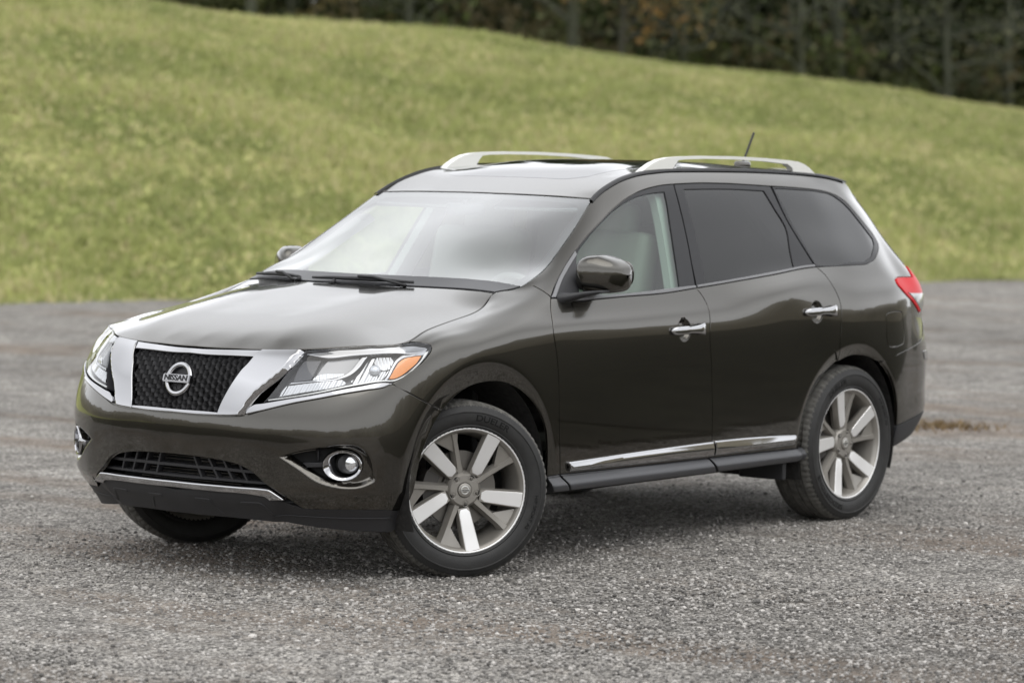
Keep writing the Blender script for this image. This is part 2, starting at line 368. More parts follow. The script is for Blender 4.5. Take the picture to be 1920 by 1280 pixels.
def undergrowth():
    rg = np.random.default_rng(9)
    s = 3+36*rg.random(900); d = 14.5+13*rg.random(900); x, y = hxy(s, d); z = hill_z(s, d)
    C = np.stack([x, y, z+.15+1.3*rg.random(900)**1.5], -1)
    V, F, T = leaf_cloud(rg, C, 42000, .28, .09, [(.05, .055, .025), (.075, .08, .035), (.035, .04, .02), (.09, .075, .04), (.06, .075, .025)])
    tag(big_mesh('undergrowth', V, F, LEAF, False, T), 'tangled dark undergrowth filling the wood beyond the crest', kind='stuff')
undergrowth()
# dry tuft at the edge of the lot, right of the car
def dry_tuft():
    rg = np.random.default_rng(3); n = 260
    u = rg.normal(size=n)*.17; v = rg.normal(size=n)*.14
    x = -7.45+u*-.62+v*.78; y = -1.37+u*.78+v*.62
    x, y = -7.45+u*(-.6)+v*.8, -1.35+u*.8*.9+v*.6
    a = rg.random(n)*6.28; w = .008; L = .03+.05*rg.random(n)
    p0 = np.stack([x-np.cos(a)*w, y-np.sin(a)*w, 0*x-.005], -1); p1 = np.stack([x+np.cos(a)*w, y+np.sin(a)*w, 0*x-.005], -1)
    b = rg.random(n)*6.28; p2 = np.stack([x+np.cos(b)*L*.8, y+np.sin(b)*L*.8, L*.75], -1)
    t = np.array([[.17, .115, .055], [.12, .08, .04], [.24, .17, .085]])[rg.integers(0, 3, n)]
    o = big_mesh('dry_grass_tuft', np.stack([p0, p1, p2], 1).reshape(-1, 3), np.arange(3*n).reshape(-1, 3), LEAF, False, np.repeat(t, 3, 0))
    tag(o, 'low brown tuft of dead grass on the gravel behind the rear bumper', kind='stuff')
dry_tuft()
# unseen dark ground added beside and ahead of the car to darken its reflections
def added_verge():
    m = pbr('added_verge_dark', (.030, .029, .019), .95, bump=(6, 1.), var=.5, vscale=3, spec=.1)
    for P in ([(1.2, 5.2), (-.5, 3.7), (-2.2, 2.8), (-8, 2.7), (-30, 4.0), (-90, 8), (-90, 90), (20, 90), (6, 20)], [(8.5, 2.5), (4.6, .4), (3.4, -3), (2.2, -8), (6, -60), (60, -60), (60, -5)]):
        rv = np.random.default_rng(12); Q = []
        for i, (x, y) in enumerate(P):                      # ragged outline
            x2, y2 = P[(i+1) % len(P)]; k = max(1, int(min(math.hypot(x2-x, y2-y), 12)/.12))
            Q += [(x+(x2-x)*j/k+.10*rv.normal(), y+(y2-y)*j/k+.10*rv.normal()) for j in range(k)]
        P = Q; V = [(x, y, .03) for x, y in P]; f = tuple(range(len(P))); n = sum(V[i][0]*V[(i+1) % len(P)][1]-V[(i+1) % len(P)][0]*V[i][1] for i in f)
        o = mesh_obj('added_verge', V, [f if n > 0 else f[::-1]], m, None, False)
        tag(o, 'unseen dark ground added out of frame to darken the reflections in the car', kind='structure')
added_verge()
# unseen pasture ridge on the far side of the lot (behind the viewpoint); it is what the paint mirrors
def ridge():
    az = np.radians(np.linspace(-128, 175, 541)); rr = np.array([62, 66, 70, 76, 90, 120])
    A, B = np.meshgrid(az, np.arange(6), indexing='ij'); rad = rr[B]
    top = 6.0+5.0*fbm(A*5, A*0, 5, 60)+3.0*(fbm(A*60, A*0+3, 3, 70)-.5)
    Zz = np.array([0, .5, .85, 1.0, 1.1, .6])[B]*top*1.0
    X, Y = rad*np.cos(A), rad*np.sin(A); Zz = Zz+(B > 0)*1.2*(vnoise(A*150, B*3., 75)-.5)
    n = 6; i = np.arange(len(az)-1)[:, None]*n+np.arange(n-1)[None]
    m = pbr('ridge_pasture', (.19, .172, .13), .95, var=.35, vscale=.12, spec=.1)
    tag(big_mesh('ridge', np.stack([X, Y, Zz-.05], -1).reshape(-1, 3), np.stack([i, i+n, i+n+1, i+1], -1).reshape(-1, 4), m, True), 'low ridge of dry pasture on the other side of the lot', kind='structure')
ridge()
# ---------------------------------------------------------------- body surface
# Half body (left side, y > 0) as a lofted net: rows run from the nose centre
# round the corner, along the side and round the tail.
A0 = 0.158
def plan(t):
    """origin x, direction (dx,dy) of the loft ray at station t"""
    t = np.asarray(t, float)
    def fan(q):                      # q>0 past the start of the corner
        q = np.maximum(q, 0)
        s = np.clip(q/.3, 0, 1)
        W = .3*(s**3 - s**4/2)       # integral of smoothstep
        W = np.where(q > .3, .15 + (q-.3), W)
        a = W/.95
        ox = np.minimum(q, .3) - .3*(s**3 - s**4/2)
        return ox, a
    fo, fa = fan(t)
    ro, ra = fan(-3.1-t)
    ox = np.where(t > 0, fo, np.where(t < -3.1, -3.1-ro, t))
    a = np.where(t > 0, fa, np.where(t < -3.1, -ra, 0))
    return ox, np.sin(a), np.cos(a)
T1 = .3 + .95*(np.pi/2) - .15
T0 = -3.1 - T1
_tt = np.linspace(T0, T1, 4001)
_ox, _dx, _dy = plan(_tt)
def to_tr(x, y):
    cr = (x-_ox)*_dy - y*_dx
    al = (x-_ox)*_dx + y*_dy
    i = np.argmin(np.where(al > 0, np.abs(cr), 9e9))
    return _tt[i], max(al[i], .02)

def akima(xk, yk, x):
    xk = np.asarray(xk, float); yk = np.asarray(yk, float)
    n = len(xk)
    m = np.diff(yk)/np.diff(xk)
    m = np.r_[2*(2*m[0]-m[1])-m[0] if 0 else m[0], m[0], m, m[-1], m[-1]]
    w1 = np.abs(m[3:]-m[2:-1]) + np.abs(m[3:]+m[2:-1])/2
    w2 = np.abs(m[1:-2]-m[:-3]) + np.abs(m[1:-2]+m[:-3])/2
    s = w1+w2
    d = np.where(s > 1e-9, (w1*m[1:-2]+w2*m[2:-1])/np.maximum(s, 1e-9), .5*(m[1:-2]+m[2:-1]))
    i = np.clip(np.searchsorted(xk, x)-1, 0, n-2)
    h = xk[i+1]-xk[i]; q = (x-xk[i])/h
    return (yk[i]*(1+2*q)*(1-q)**2 + d[i]*h*q*(1-q)**2 + yk[i+1]*q*q*(3-2*q) + d[i+1]*h*q*q*(q-1))

def gsm(A, sig, axis):
    k = int(4*sig+1)
    w = np.exp(-.5*(np.arange(-k, k+1)/sig)**2); w /= w.sum()
    A = np.moveaxis(A, axis, 0)
    if axis == 0:
        P = np.concatenate([A[k:0:-1], A, A[-2:-k-2:-1]])
    else:                            # odd reflection keeps the slope at the ends
        P = np.concatenate([2*A[0]-A[k:0:-1], A, 2*A[-1]-A[-2:-k-2:-1]])
    R = sum(w[j]*P[j:j+len(A)] for j in range(2*k+1))
    return np.moveaxis(R, 0, axis)

F = ROWS = [
 # 0 bottom edge
 [(0.7838,0,0.262),(0.774,0.195,0.262),(0.7399,0.4095,0.258),(0.6862,0.585,0.24),(0.5887,0.741,0.222),(0.4327,0.8531,0.218),(0.2,0.9,0.26),(-0.3,0.89,0.3),(-0.6,0.885,0.302),(-1.2,0.885,0.305),(-1.8,0.885,0.31),(-2.5,0.885,0.315),(-2.9,0.885,0.32),(-3.22,0.9,0.3),(-3.45,0.89,0.325),(-3.62,0.835,0.36),(-3.81,0.66,0.38),(-3.88,0.33,0.38),(-3.9,0,0.38)],
 # 1
 [(0.8199,0,0.31),(0.8101,0.1956,0.31),(0.771,0.4205,0.305),(0.7172,0.5966,0.295),(0.6194,0.758,0.285),(0.4434,0.8802,0.285),(0.2,0.925,0.3),(-0.3,0.925,0.335),(-0.6,0.92,0.345),(-1.2,0.925,0.345),(-1.8,0.925,0.35),(-2.5,0.925,0.35),(-2.9,0.925,0.37),(-3.22,0.93,0.37),(-3.45,0.915,0.4),(-3.66,0.86,0.43),(-3.86,0.68,0.45),(-3.92,0.34,0.45),(-3.94,0,0.45)],
 # 2
 [(.868,0,.372),(.86,.2,.371),(.825,.43,.37),(.765,.62,.36),(.66,.79,.355),(.46,.92,.35),(.2,.945,.36),(-.3,.945,.38),(-.6,.940,.395),(-1.2,.942,.395),(-1.8,.942,.395),(-2.5,.942,.395),(-2.9,.945,.45),(-3.22,.94,.46),(-3.45,.925,.49),(-3.69,.87,.51),(-3.89,.70,.52),(-3.96,.35,.52),(-3.98,0,.52)],
 # 3
 [(.877,0,.46),(.87,.2,.46),(.836,.43,.46),(.78,.63,.455),(.675,.80,.45),(.47,.93,.45),(.2,.957,.47),(-.3,.957,.51),(-.6,.95,.52),(-1.2,.950,.52),(-1.8,.950,.52),(-2.5,.952,.52),(-2.9,.962,.56),(-3.22,.955,.57),(-3.45,.925,.59),(-3.69,.86,.60),(-3.89,.70,.61),(-3.98,.35,.61),(-4.0,0,.61)],
 # 4
 [(.888,0,.56),(.881,.2,.56),(.85,.43,.56),(.79,.63,.56),(.68,.805,.56),(.48,.935,.56),(.2,.963,.60),(-.3,.965,.66),(-.6,.957,.67),(-1.2,.957,.68),(-1.8,.957,.68),(-2.5,.960,.68),(-2.9,.972,.70),(-3.22,.965,.70),(-3.45,.932,.71),(-3.70,.865,.72),(-3.90,.71,.73),(-3.99,.35,.73),(-4.01,0,.73)],
 # 5
 [(.895,0,.63),(.888,.2,.63),(.857,.43,.63),(.792,.63,.64),(.675,.81,.655),(.47,.937,.67),(.2,.965,.74),(0,.970,.80),(-.3,.968,.81),(-.6,.963,.82),(-1.2,.964,.84),(-1.8,.964,.84),(-2.5,.966,.84),(-2.9,.978,.85),(-3.22,.966,.84),(-3.45,.93,.83),(-3.70,.86,.83),(-3.885,.70,.83),(-3.965,.35,.83),(-3.98,0,.83)],
 # 6
 [(.890,0,.69),(.883,.2,.69),(.850,.43,.69),(.783,.63,.705),(.662,.805,.735),(.455,.935,.765),(.2,.962,.85),(0,.968,.89),(-.3,.966,.92),(-.6,.963,.94),(-1.2,.966,.975),(-1.8,.966,.98),(-2.3,.966,.98),(-2.6,.972,.99),(-2.9,.978,.99),(-3.22,.962,.98),(-3.45,.92,.97),(-3.66,.855,.965),(-3.85,.68,.96),(-3.915,.34,.96),(-3.93,0,.96)],
 # 7
 [(.877,0,.74),(.87,.2,.74),(.837,.43,.74),(.768,.63,.755),(.645,.80,.79),(.445,.932,.83),(.2,.957,.915),(0,.965,.955),(-.3,.963,1.005),(-.6,.959,1.045),(-1.2,.958,1.05),(-1.8,.955,1.06),(-2.05,.958,1.065),(-2.3,.961,1.068),(-2.6,.961,1.085),(-2.9,.960,1.09),(-3.22,.948,1.09),(-3.45,.912,1.08),(-3.68,.848,1.07),(-3.86,.67,1.07),(-3.92,.33,1.07),(-3.935,0,1.07)],
 # 8 (between crease and belt)
 [(.862,0,.79),(.855,.2,.79),(.82,.43,.79),(.75,.63,.805),(.625,.79,.84),(.435,.926,.88),(.2,.950,.965),(0,.958,1.000),(-.3,.951,1.055),(-.6,.935,1.085),(-1.2,.936,1.092),(-1.8,.932,1.11),(-2.05,.942,1.127),(-2.3,.953,1.145),(-2.6,.937,1.168),(-2.9,.918,1.170),(-3.22,.895,1.167),(-3.45,.858,1.155),(-3.68,.81,1.145),(-3.85,.65,1.14),(-3.91,.32,1.14),(-3.925,0,1.14)],
 # 9 belt
 [(.845,0,.84),(.838,.2,.84),(.80,.43,.84),(.728,.63,.85),(.60,.78,.885),(.43,.914,.928),(.2,.936,1.005),(0,.941,1.032),(-.3,.926,1.092),(-.45,.915,1.115),(-.6,.91,1.14),(-1.2,.905,1.16),(-1.8,.897,1.187),(-2.3,.89,1.222),(-2.6,.885,1.243),(-2.9,.88,1.247),(-3.22,.85,1.25),(-3.45,.80,1.235),(-3.655,.755,1.22),(-3.82,.60,1.20),(-3.88,.3,1.20),(-3.895,0,1.2)],
 # 10
 [(.82,0,.89),(.813,.2,.89),(.774,.43,.89),(.70,.63,.90),(.572,.765,.925),(.425,.900,.962),(.2,.914,1.032),(0,.919,1.055),(-.3,.90,1.115),(-.45,.895,1.145),(-.6,.892,1.175),(-.75,.885,1.205),(-1.0,.868,1.245),(-1.2,.857,1.27),(-1.8,.845,1.30),(-2.3,.84,1.32),(-2.6,.836,1.335),(-2.9,.83,1.335),(-3.22,.80,1.33),(-3.45,.75,1.315),(-3.62,.70,1.30),(-3.75,.56,1.29),(-3.80,.28,1.29),(-3.815,0,1.29)],
 # 11
 [(.79,0,.94),(.782,.2,.94),(.745,.43,.94),(.67,.62,.945),(.545,.75,.96),(.42,.88,.98),(.2,.887,1.042),(0,.892,1.067),(-.3,.873,1.135),(-.45,.872,1.168),(-.6,.868,1.205),(-.75,.855,1.255),(-1.0,.822,1.34),(-1.2,.803,1.385),(-1.5,.79,1.42),(-1.8,.783,1.43),(-2.3,.778,1.44),(-2.6,.775,1.44),(-2.9,.768,1.43),(-3.22,.74,1.42),(-3.45,.695,1.40),(-3.56,.66,1.385),(-3.69,.53,1.37),(-3.74,.27,1.37),(-3.755,0,1.37)],
 # 12
 [(.772,0,.96),(.764,.2,.961),(.726,.43,.964),(.65,.61,.972),(.53,.74,.982),(.415,.868,.998),(.2,.862,1.053),(0,.860,1.080),(-.3,.838,1.145),(-.45,.842,1.182),(-.6,.835,1.228),(-.75,.812,1.292),(-1.0,.77,1.415),(-1.2,.742,1.495),(-1.5,.723,1.555),(-1.8,.715,1.57),(-2.3,.713,1.565),(-2.6,.71,1.56),(-2.9,.705,1.545),(-3.22,.675,1.52),(-3.45,.635,1.49),(-3.53,.61,1.475),(-3.62,.49,1.47),(-3.67,.25,1.47),(-3.68,0,1.47)],
 # 13
 [(.756,0,.972),(.748,.2,.973),(.71,.43,.976),(.638,.60,.984),(.522,.732,.993),(.412,.86,1.007),(.2,.840,1.058),(0,.828,1.089),(-.15,.815,1.110),(-.3,.79,1.160),(-.37,.785,1.180),(-.45,.800,1.196),(-.6,.805,1.243),(-.75,.778,1.315),(-1.0,.725,1.455),(-1.2,.688,1.555),(-1.5,.668,1.645),(-1.8,.660,1.665),(-2.3,.658,1.66),(-2.6,.656,1.652),(-2.9,.650,1.636),(-3.22,.622,1.60),(-3.40,.595,1.565),(-3.50,.56,1.55),(-3.56,.45,1.55),(-3.60,.23,1.55),(-3.61,0,1.55)],
 # 14 top seam: hood edge, hood shut line, windscreen edge, roof gutter
 [(.745,0,.978),(.737,.2,.979),(.70,.43,.983),(.628,.595,.993),(.516,.725,1.005),(.411,.854,1.014),(.2,.825,1.062),(0,.802,1.094),(-.15,.785,1.115),(-.25,.768,1.138),(-.31,.748,1.166),(-.37,.725,1.200),(-.45,.765,1.206),(-.51,.782,1.224),(-.57,.784,1.250),(-.69,.762,1.292),(-.85,.73,1.384),(-1.02,.69,1.486),(-1.19,.645,1.592),(-1.3,.635,1.64),(-1.458,.625,1.684),(-1.606,.618,1.704),(-1.824,.615,1.714),(-2.03,.615,1.713),(-2.393,.615,1.707),(-2.818,.61,1.692),(-3.04,.605,1.679),(-3.29,.58,1.652),(-3.42,.56,1.63),(-3.476,.53,1.614),(-3.53,.42,1.61),(-3.57,.22,1.61),(-3.58,0,1.61)],
]
NR = len(ROWS)
NT, NV = 1601, 14*32+1
def make_net():
    tg = np.linspace(T0, T1, NT)
    R = np.zeros((NT, NR)); Z = np.zeros((NT, NR))
    for j, row in enumerate(ROWS):
        k = sorted((*to_tr(p[0], p[1]), p[2]) for p in row)
        tk = np.array([q[0] for q in k]); rk = np.array([q[1] for q in k]); zk = np.array([q[2] for q in k])
        keep = np.r_[True, np.diff(tk) > 1e-3]
        tk, rk, zk = tk[keep], rk[keep], zk[keep]
        R[:, j] = akima(tk, rk, tg); Z[:, j] = akima(tk, zk, tg)
    s0 = 7.
    R = gsm(R, s0, 0); Z = gsm(Z, s0, 0)
    vg = np.linspace(0, NR-1, NV); vk = np.arange(NR)
    R2 = np.array([akima(vk, r, vg) for r in R]); Z2 = np.array([akima(vk, z, vg) for z in Z])
    R2 = gsm(R2, 12., 1); Z2 = gsm(Z2, 12., 1)
    ox, dx, dy = plan(tg)
    P = np.stack([ox[:, None]+dx[:, None]*R2, dy[:, None]*R2, Z2], -1)
    return P
def relief(P):
    """wheel-arch lips and other soft relief pressed into the loft"""
    P = P.copy()
    x, y, z = P[..., 0], P[..., 1], P[..., 2]
    for (cx, cz, rx, rz, wid, dep) in ((-.03, .40, .43, .438, .085, .034), (-2.885, .39, .40, .42, .05, .022)):
        rho = np.hypot((x-cx)/rx, (z-cz)/rz)
        d = (rho-1)*(rx+rz)/2                     # metres outside the opening
        q = wid - d
        k = .012
        sp = .5*(q+np.sqrt(q*q+k*k))              # softened ramp
        dz = np.minimum(sp/wid, 1.15)*dep
        y = np.where(y > .5, y - dz, y)
    P[..., 1] = y
    return P
NET = relief(make_net())
def _bil(A, t, v):
    a = np.clip((np.asarray(t, float)-T0)/(T1-T0)*(NT-1), 0, NT-1.0001)
    b = np.clip(np.asarray(v, float)/(NR-1)*(NV-1), 0, NV-1.0001)
    i = a.astype(int); j = b.astype(int); f = (a-i)[..., None]; g = (b-j)[..., None]
    return A[i, j]*(1-f)*(1-g)+A[i+1, j]*f*(1-g)+A[i, j+1]*(1-f)*g+A[i+1, j+1]*f*g
def _normals(P):
    tu = np.gradient(P, axis=0); tv = np.gradient(P, axis=1)
    tu[-1] = [0, -1, 0]; tu[0] = [0, 1, 0]
    tu[0] *= -1  # direction of growing t at the tail centre points to +y
    tu[0] = [0, 1, 0]
    n = np.cross(tv, tu)
    n /= np.linalg.norm(n, axis=-1, keepdims=True)+1e-12
    return n
NRM = _normals(NET)
def S(t, v): return _bil(NET, t, v)
def SN(t, v):
    n = _bil(NRM, t, v); return n/np.linalg.norm(n, axis=-1, keepdims=True)
# panel outlines on the body surface (station, row)
OUT = {
 'bumper': [(1.6423, 6.261), (1.4163, 6.242), (1.2431, 6.322), (1.1956, 6.39), (1.1705, 6.438), (1.0848, 6.857), (0.9057, 7.466), (0.7439, 7.618), (0.6146, 7.614), (0.5373, 7.62), (0.4997, 7.709), (0.4301, 6.693), (0.3532, 5.836), (0.2235, 5.045), (0.2043, 4.956), (0.2555, 4.64), (0.3001, 4.199), (0.3321, 3.691), (0.3547, 2.868), (0.3621, 2.425), (0.3721, 1.798), (0.3837, 1.321), (0.5322, 1.516), (0.7091, 1.51), (0.7996, 1.446), (0.8772, 1.402), (0.975, 2.243), (0.9992, 2.404), (1.0614, 2.753), (1.1262, 3.202), (1.1955, 3.462), (1.2692, 3.584), (1.4281, 3.701), (1.6423, 3.743)],
 'valance': [(1.6423, 2), (1.441, 2.224), (1.2759, 2.28), (1.1338, 2.269), (1.0492, 2.118), (0.9755, 1.82), (0.8772, 1.402), (0.7996, 1.446), (0.7091, 1.51), (0.5322, 1.516), (0.3837, 1.321), (0.379, 0.808), (0.3743, 0.085), (0.4237, 0), (0.55, 0.05), (0.75, 0.03), (0.95, 0), (1.2, 0), (1.6423, 0)],
 'fog_recess': [(0.9874, 3.909), (0.9341, 4.131), (0.8103, 4.429), (0.725, 4.534), (0.6565, 4.44), (0.6174, 4.145), (0.5946, 3.725), (0.5818, 3.274), (0.5852, 3.046), (0.6131, 2.878), (0.7707, 2.806), (0.8211, 2.958), (0.8985, 3.413)],
 'fog_hole': [(0.9628, 3.97), (0.8946, 4.156), (0.832, 4.266), (0.7844, 4.305), (0.7248, 4.31), (0.6778, 4.223), (0.6452, 4.002), (0.6315, 3.669), (0.6412, 3.322), (0.6706, 3.092), (0.7112, 2.98), (0.7648, 2.963), (0.8018, 3.077), (0.8305, 3.212), (0.8986, 3.586)],
 'bumper_line': [(0.7194, 2.426)],
 'fog_center': [(0.721, 3.627)],
 'headlight': [(0.8518, 13.515), (0.6497, 14), (0.5341, 14), (0.4264, 14), (0.3341, 12.178), (0.3082, 11.405), (0.2871, 10.581), (0.2785, 10.06), (0.2783, 9.582), (0.2911, 9.218), (0.3133, 8.959), (0.3529, 8.67), (0.4214, 8.381), (0.4819, 7.952), (0.5033, 7.829), (0.5343, 8.059), (0.6367, 8.123), (0.7953, 8.098), (0.9634, 7.878), (1.0678, 7.609), (1.0257, 8.459), (0.9653, 9.789), (0.9025, 11.104)],
 'hl_strip': [(1.1581, 6.707), (1.145, 7.039), (1.1197, 7.343), (1.0674, 7.513), (0.9633, 7.77), (0.7956, 7.991), (0.6374, 8.03), (0.5348, 7.987), (0.5041, 7.801), (0.5373, 7.62), (0.6146, 7.614), (0.7439, 7.618), (0.9057, 7.466), (1.0848, 6.857), (1.1545, 6.57)],
 'chrome_leg': [(1.0968, 13.526), (0.9803, 13.652), (0.8591, 13.613), (0.8763, 12.007), (0.9467, 10.265), (1.0279, 9.18), (1.1032, 8.129), (1.1353, 7.441), (1.1584, 6.764), (1.1707, 6.49), (1.2204, 6.394), (1.3279, 6.296), (1.3173, 6.925), (1.276, 8.402), (1.2147, 9.967), (1.1497, 11.281)],
 'chrome_top': [(1.6423, 12.85), (1.5474, 12.848), (1.2971, 13.187), (1.0968, 13.526), (1.144, 11.484), (1.2788, 11.475), (1.518, 11.422), (1.6423, 11.514)],
 'chrome_low': [(1.6423, 6.607), (1.42, 6.618), (1.3166, 6.576), (1.3279, 6.305), (1.4165, 6.272), (1.6423, 6.282)],
 'grille': [(1.6423, 11.731), (1.5224, 11.62), (1.2809, 11.653), (1.1352, 11.688), (1.1497, 11.281), (1.2147, 9.967), (1.276, 8.402), (1.3173, 6.925), (1.3229, 6.526), (1.4191, 6.531), (1.6423, 6.541)],
 'fender': [(0.4997, 7.709), (0.5033, 7.829), (0.4819, 7.952), (0.4214, 8.381), (0.3529, 8.67), (0.3133, 8.959), (0.2911, 9.218), (0.2783, 9.582), (0.2785, 10.06), (0.2871, 10.581), (0.3082, 11.405), (0.3341, 12.178), (0.3749, 13.752), (0.412, 14), (0.36, 14), (0.2938, 14), (0.2277, 14), (0.1615, 14), (0.0954, 14), (0.0292, 14), (-0.0369, 14), (-0.1031, 14), (-0.1692, 14), (-0.2354, 14), (-0.3015, 14), (-0.3677, 14), (-0.4338, 14), (-0.5, 14), (-0.543, 14), (-0.5511, 12.834), (-0.5575, 11.661), (-0.5764, 10.212), (-0.5328, 8.396), (-0.5083, 7.046), (-0.5265, 6.044), (-0.5412, 5.238), (-0.5627, 3.702), (-0.5919, 1.935), (-0.5133, 1.904), (-0.4988, 2.988), (-0.4783, 3.553), (-0.4361, 4.067), (-0.3646, 4.548), (-0.2755, 4.943), (-0.1684, 5.225), (-0.0519, 5.309), (0.056, 5.261), (0.1416, 5.15), (0.2043, 4.956), (0.2235, 5.045), (0.3532, 5.836), (0.4301, 6.693)],
 'body_side': [(-0.5781, 10.275), (-0.5589, 11.695), (-0.5526, 12.874), (-0.515, 14), (-0.6, 14), (-0.6972, 14), (-0.7945, 14), (-0.8917, 14), (-0.989, 14), (-1.0862, 14), (-1.1834, 14), (-1.2807, 14), (-1.3779, 14), (-1.4752, 14), (-1.5724, 14), (-1.6697, 14), (-1.7669, 14), (-1.8641, 14), (-1.9614, 14), (-2.0586, 14), (-2.1559, 14), (-2.2531, 14), (-2.3503, 14), (-2.4476, 14), (-2.5448, 14), (-2.6421, 14), (-2.7393, 14), (-2.8366, 14), (-2.9338, 14), (-3.031, 14), (-3.1283, 14), (-3.2255, 14), (-3.3228, 14), (-3.42, 14), (-3.5, 13.7), (-3.56, 13), (-3.6, 12), (-3.63, 11), (-3.66, 10), (-3.69, 9), (-3.6926, 8.182), (-3.5677, 8.174), (-3.4415, 8.131), (-3.3908, 8.059), (-3.374, 7.838), (-3.3809, 7.596), (-3.4187, 7.186), (-3.525, 6.626), (-3.6225, 6.135), (-3.72, 6.6), (-3.725, 6.2), (-3.6384, 5.196), (-3.5587, 4.994), (-3.3417, 4.759), (-3.1367, 4.46), (-3.1006, 4.525), (-3.0558, 4.622), (-3.0124, 4.682), (-2.9606, 4.72), (-2.8954, 4.722), (-2.8427, 4.684), (-2.7798, 4.599), (-2.7688, 4.588), (-2.7471, 5.12), (-2.7539, 5.788), (-2.7568, 6.219), (-2.7584, 6.779), (-2.748, 7.237), (-2.7347, 7.68), (-2.7204, 8.076), (-2.7008, 8.52), (-2.6619, 8.976), (-2.7993, 8.952), (-3.0001, 8.923), (-3.1599, 8.936), (-3.216, 9.044), (-3.2699, 9.248), (-3.3375, 9.573), (-3.4108, 9.924), (-3.4506, 10.193), (-3.4543, 10.47), (-3.3748, 11.368), (-3.3245, 11.848), (-3.2808, 12.296), (-3.2247, 12.542), (-3.1592, 12.697), (-3.0702, 12.758), (-2.9274, 12.749), (-2.5802, 12.76), (-2.1783, 12.891), (-2.0108, 12.919), (-1.7797, 12.872), (-1.6443, 12.853), (-1.5289, 12.786), (-1.4275, 12.671), (-1.3478, 12.613), (-1.2611, 12.525), (-1.1362, 12.339), (-0.9679, 12.281), (-0.7679, 11.966), (-0.6398, 11.186)],
 'front_door': [(-0.5726, 10.074), (-0.7291, 9.132), (-0.8893, 9.047), (-1.0801, 9.011), (-1.3717, 8.919), (-1.6527, 8.955), (-1.6792, 8.462), (-1.6899, 7.886), (-1.6873, 7.323), (-1.6741, 6.079), (-1.6912, 4.962), (-1.7148, 3.712), (-1.7236, 2.905), (-1.7305, 1.783), (-1.1778, 1.859), (-0.7831, 1.905), (-0.5919, 1.935), (-0.5627, 3.702), (-0.5412, 5.238), (-0.5265, 6.044), (-0.5083, 7.046), (-0.5328, 8.396)],
 'rear_door': [(-1.6527, 8.955), (-1.9343, 8.974), (-2.222, 8.96), (-2.4623, 8.97), (-2.6619, 8.976), (-2.7008, 8.52), (-2.7204, 8.076), (-2.7347, 7.68), (-2.748, 7.237), (-2.7584, 6.779), (-2.7568, 6.219), (-2.7539, 5.788), (-2.7471, 5.12), (-2.7688, 4.588), (-2.7, 5), (-2.7471, 4.594), (-2.6952, 4.438), (-2.6473, 4.25), (-2.5995, 4.031), (-2.5635, 3.75), (-2.5316, 3.406), (-2.5194, 1.644), (-2.108, 1.747), (-1.7305, 1.783), (-1.7236, 2.905), (-1.7148, 3.712), (-1.6912, 4.962), (-1.6741, 6.079), (-1.6873, 7.323), (-1.6899, 7.886), (-1.6792, 8.462)],
 'front_frame': [(-0.5781, 10.275), (-0.6398, 11.186), (-0.7679, 11.966), (-0.9679, 12.281), (-1.1362, 12.339), (-1.2611, 12.525), (-1.3478, 12.613), (-1.4275, 12.671), (-1.5289, 12.786), (-1.6443, 12.853), (-1.7797, 12.872), (-1.7498, 11.839), (-1.7107, 10.689), (-1.6771, 9.83), (-1.6491, 8.997), (-1.3717, 8.919), (-1.0801, 9.011), (-0.8893, 9.047), (-0.7291, 9.132), (-0.6289, 9.626)],
 'front_glass': [(-0.8803, 11.886), (-1.0037, 12.168), (-1.1284, 12.247), (-1.3093, 12.455), (-1.391, 12.479), (-1.4702, 12.51), (-1.5772, 12.53), (-1.6821, 12.502), (-1.6608, 11.947), (-1.6288, 11.353), (-1.5775, 10.317), (-1.5272, 9.098), (-1.1769, 9.14), (-0.9766, 9.216), (-0.7718, 9.334), (-0.8034, 10.672)],
 'rear_frame': [(-1.7853, 12.86), (-2.0101, 12.909), (-2.1776, 12.88), (-2.5727, 12.752), (-2.5825, 11.482), (-2.6101, 10.445), (-2.6538, 9.027), (-2.4627, 8.976), (-2.2225, 8.965), (-1.9346, 8.979), (-1.6612, 8.984), (-1.6833, 9.826), (-1.7165, 10.687), (-1.7561, 11.837)],
 'rear_glass': [(-1.8443, 12.574), (-2.2274, 12.564), (-2.5005, 12.491), (-2.5267, 11.693), (-2.5535, 11.023), (-2.5044, 9.929), (-2.4704, 9.011), (-2.0812, 9.012), (-1.739, 9.071), (-1.793, 10.839), (-1.8206, 11.772)],
 'quarter_frame': [(-2.5881, 12.742), (-2.9274, 12.749), (-3.0702, 12.758), (-3.1592, 12.697), (-3.2247, 12.542), (-3.2808, 12.296), (-3.3245, 11.848), (-3.3748, 11.368), (-3.4543, 10.47), (-3.4506, 10.193), (-3.4108, 9.924), (-3.3375, 9.573), (-3.2699, 9.248), (-3.216, 9.044), (-3.1599, 8.936), (-3.0001, 8.923), (-2.7993, 8.952), (-2.6641, 9.006), (-2.6174, 10.443), (-2.59, 11.481)],
 'quarter_glass': [(-2.5978, 12.624), (-2.825, 12.636), (-3.0075, 12.666), (-3.1658, 12.557), (-3.2441, 12.167), (-3.3247, 11.241), (-3.3885, 10.408), (-3.3568, 10.105), (-3.2862, 9.688), (-3.2267, 9.331), (-3.1664, 9.156), (-3.0152, 9.129), (-2.6912, 9.098), (-2.672, 9.153), (-2.6276, 10.981)],
 'taillight': [(-3.4025, 8.029), (-3.4483, 8.099), (-3.5627, 8.139), (-3.664, 8.155), (-3.72, 8.9), (-3.85, 8.8), (-3.95, 8.6), (-3.97, 7.8), (-3.93, 7), (-3.85, 6.3), (-3.74, 6.5), (-3.6115, 6.156), (-3.5169, 6.632), (-3.41, 7.18), (-3.3763, 7.561), (-3.3768, 7.805)],
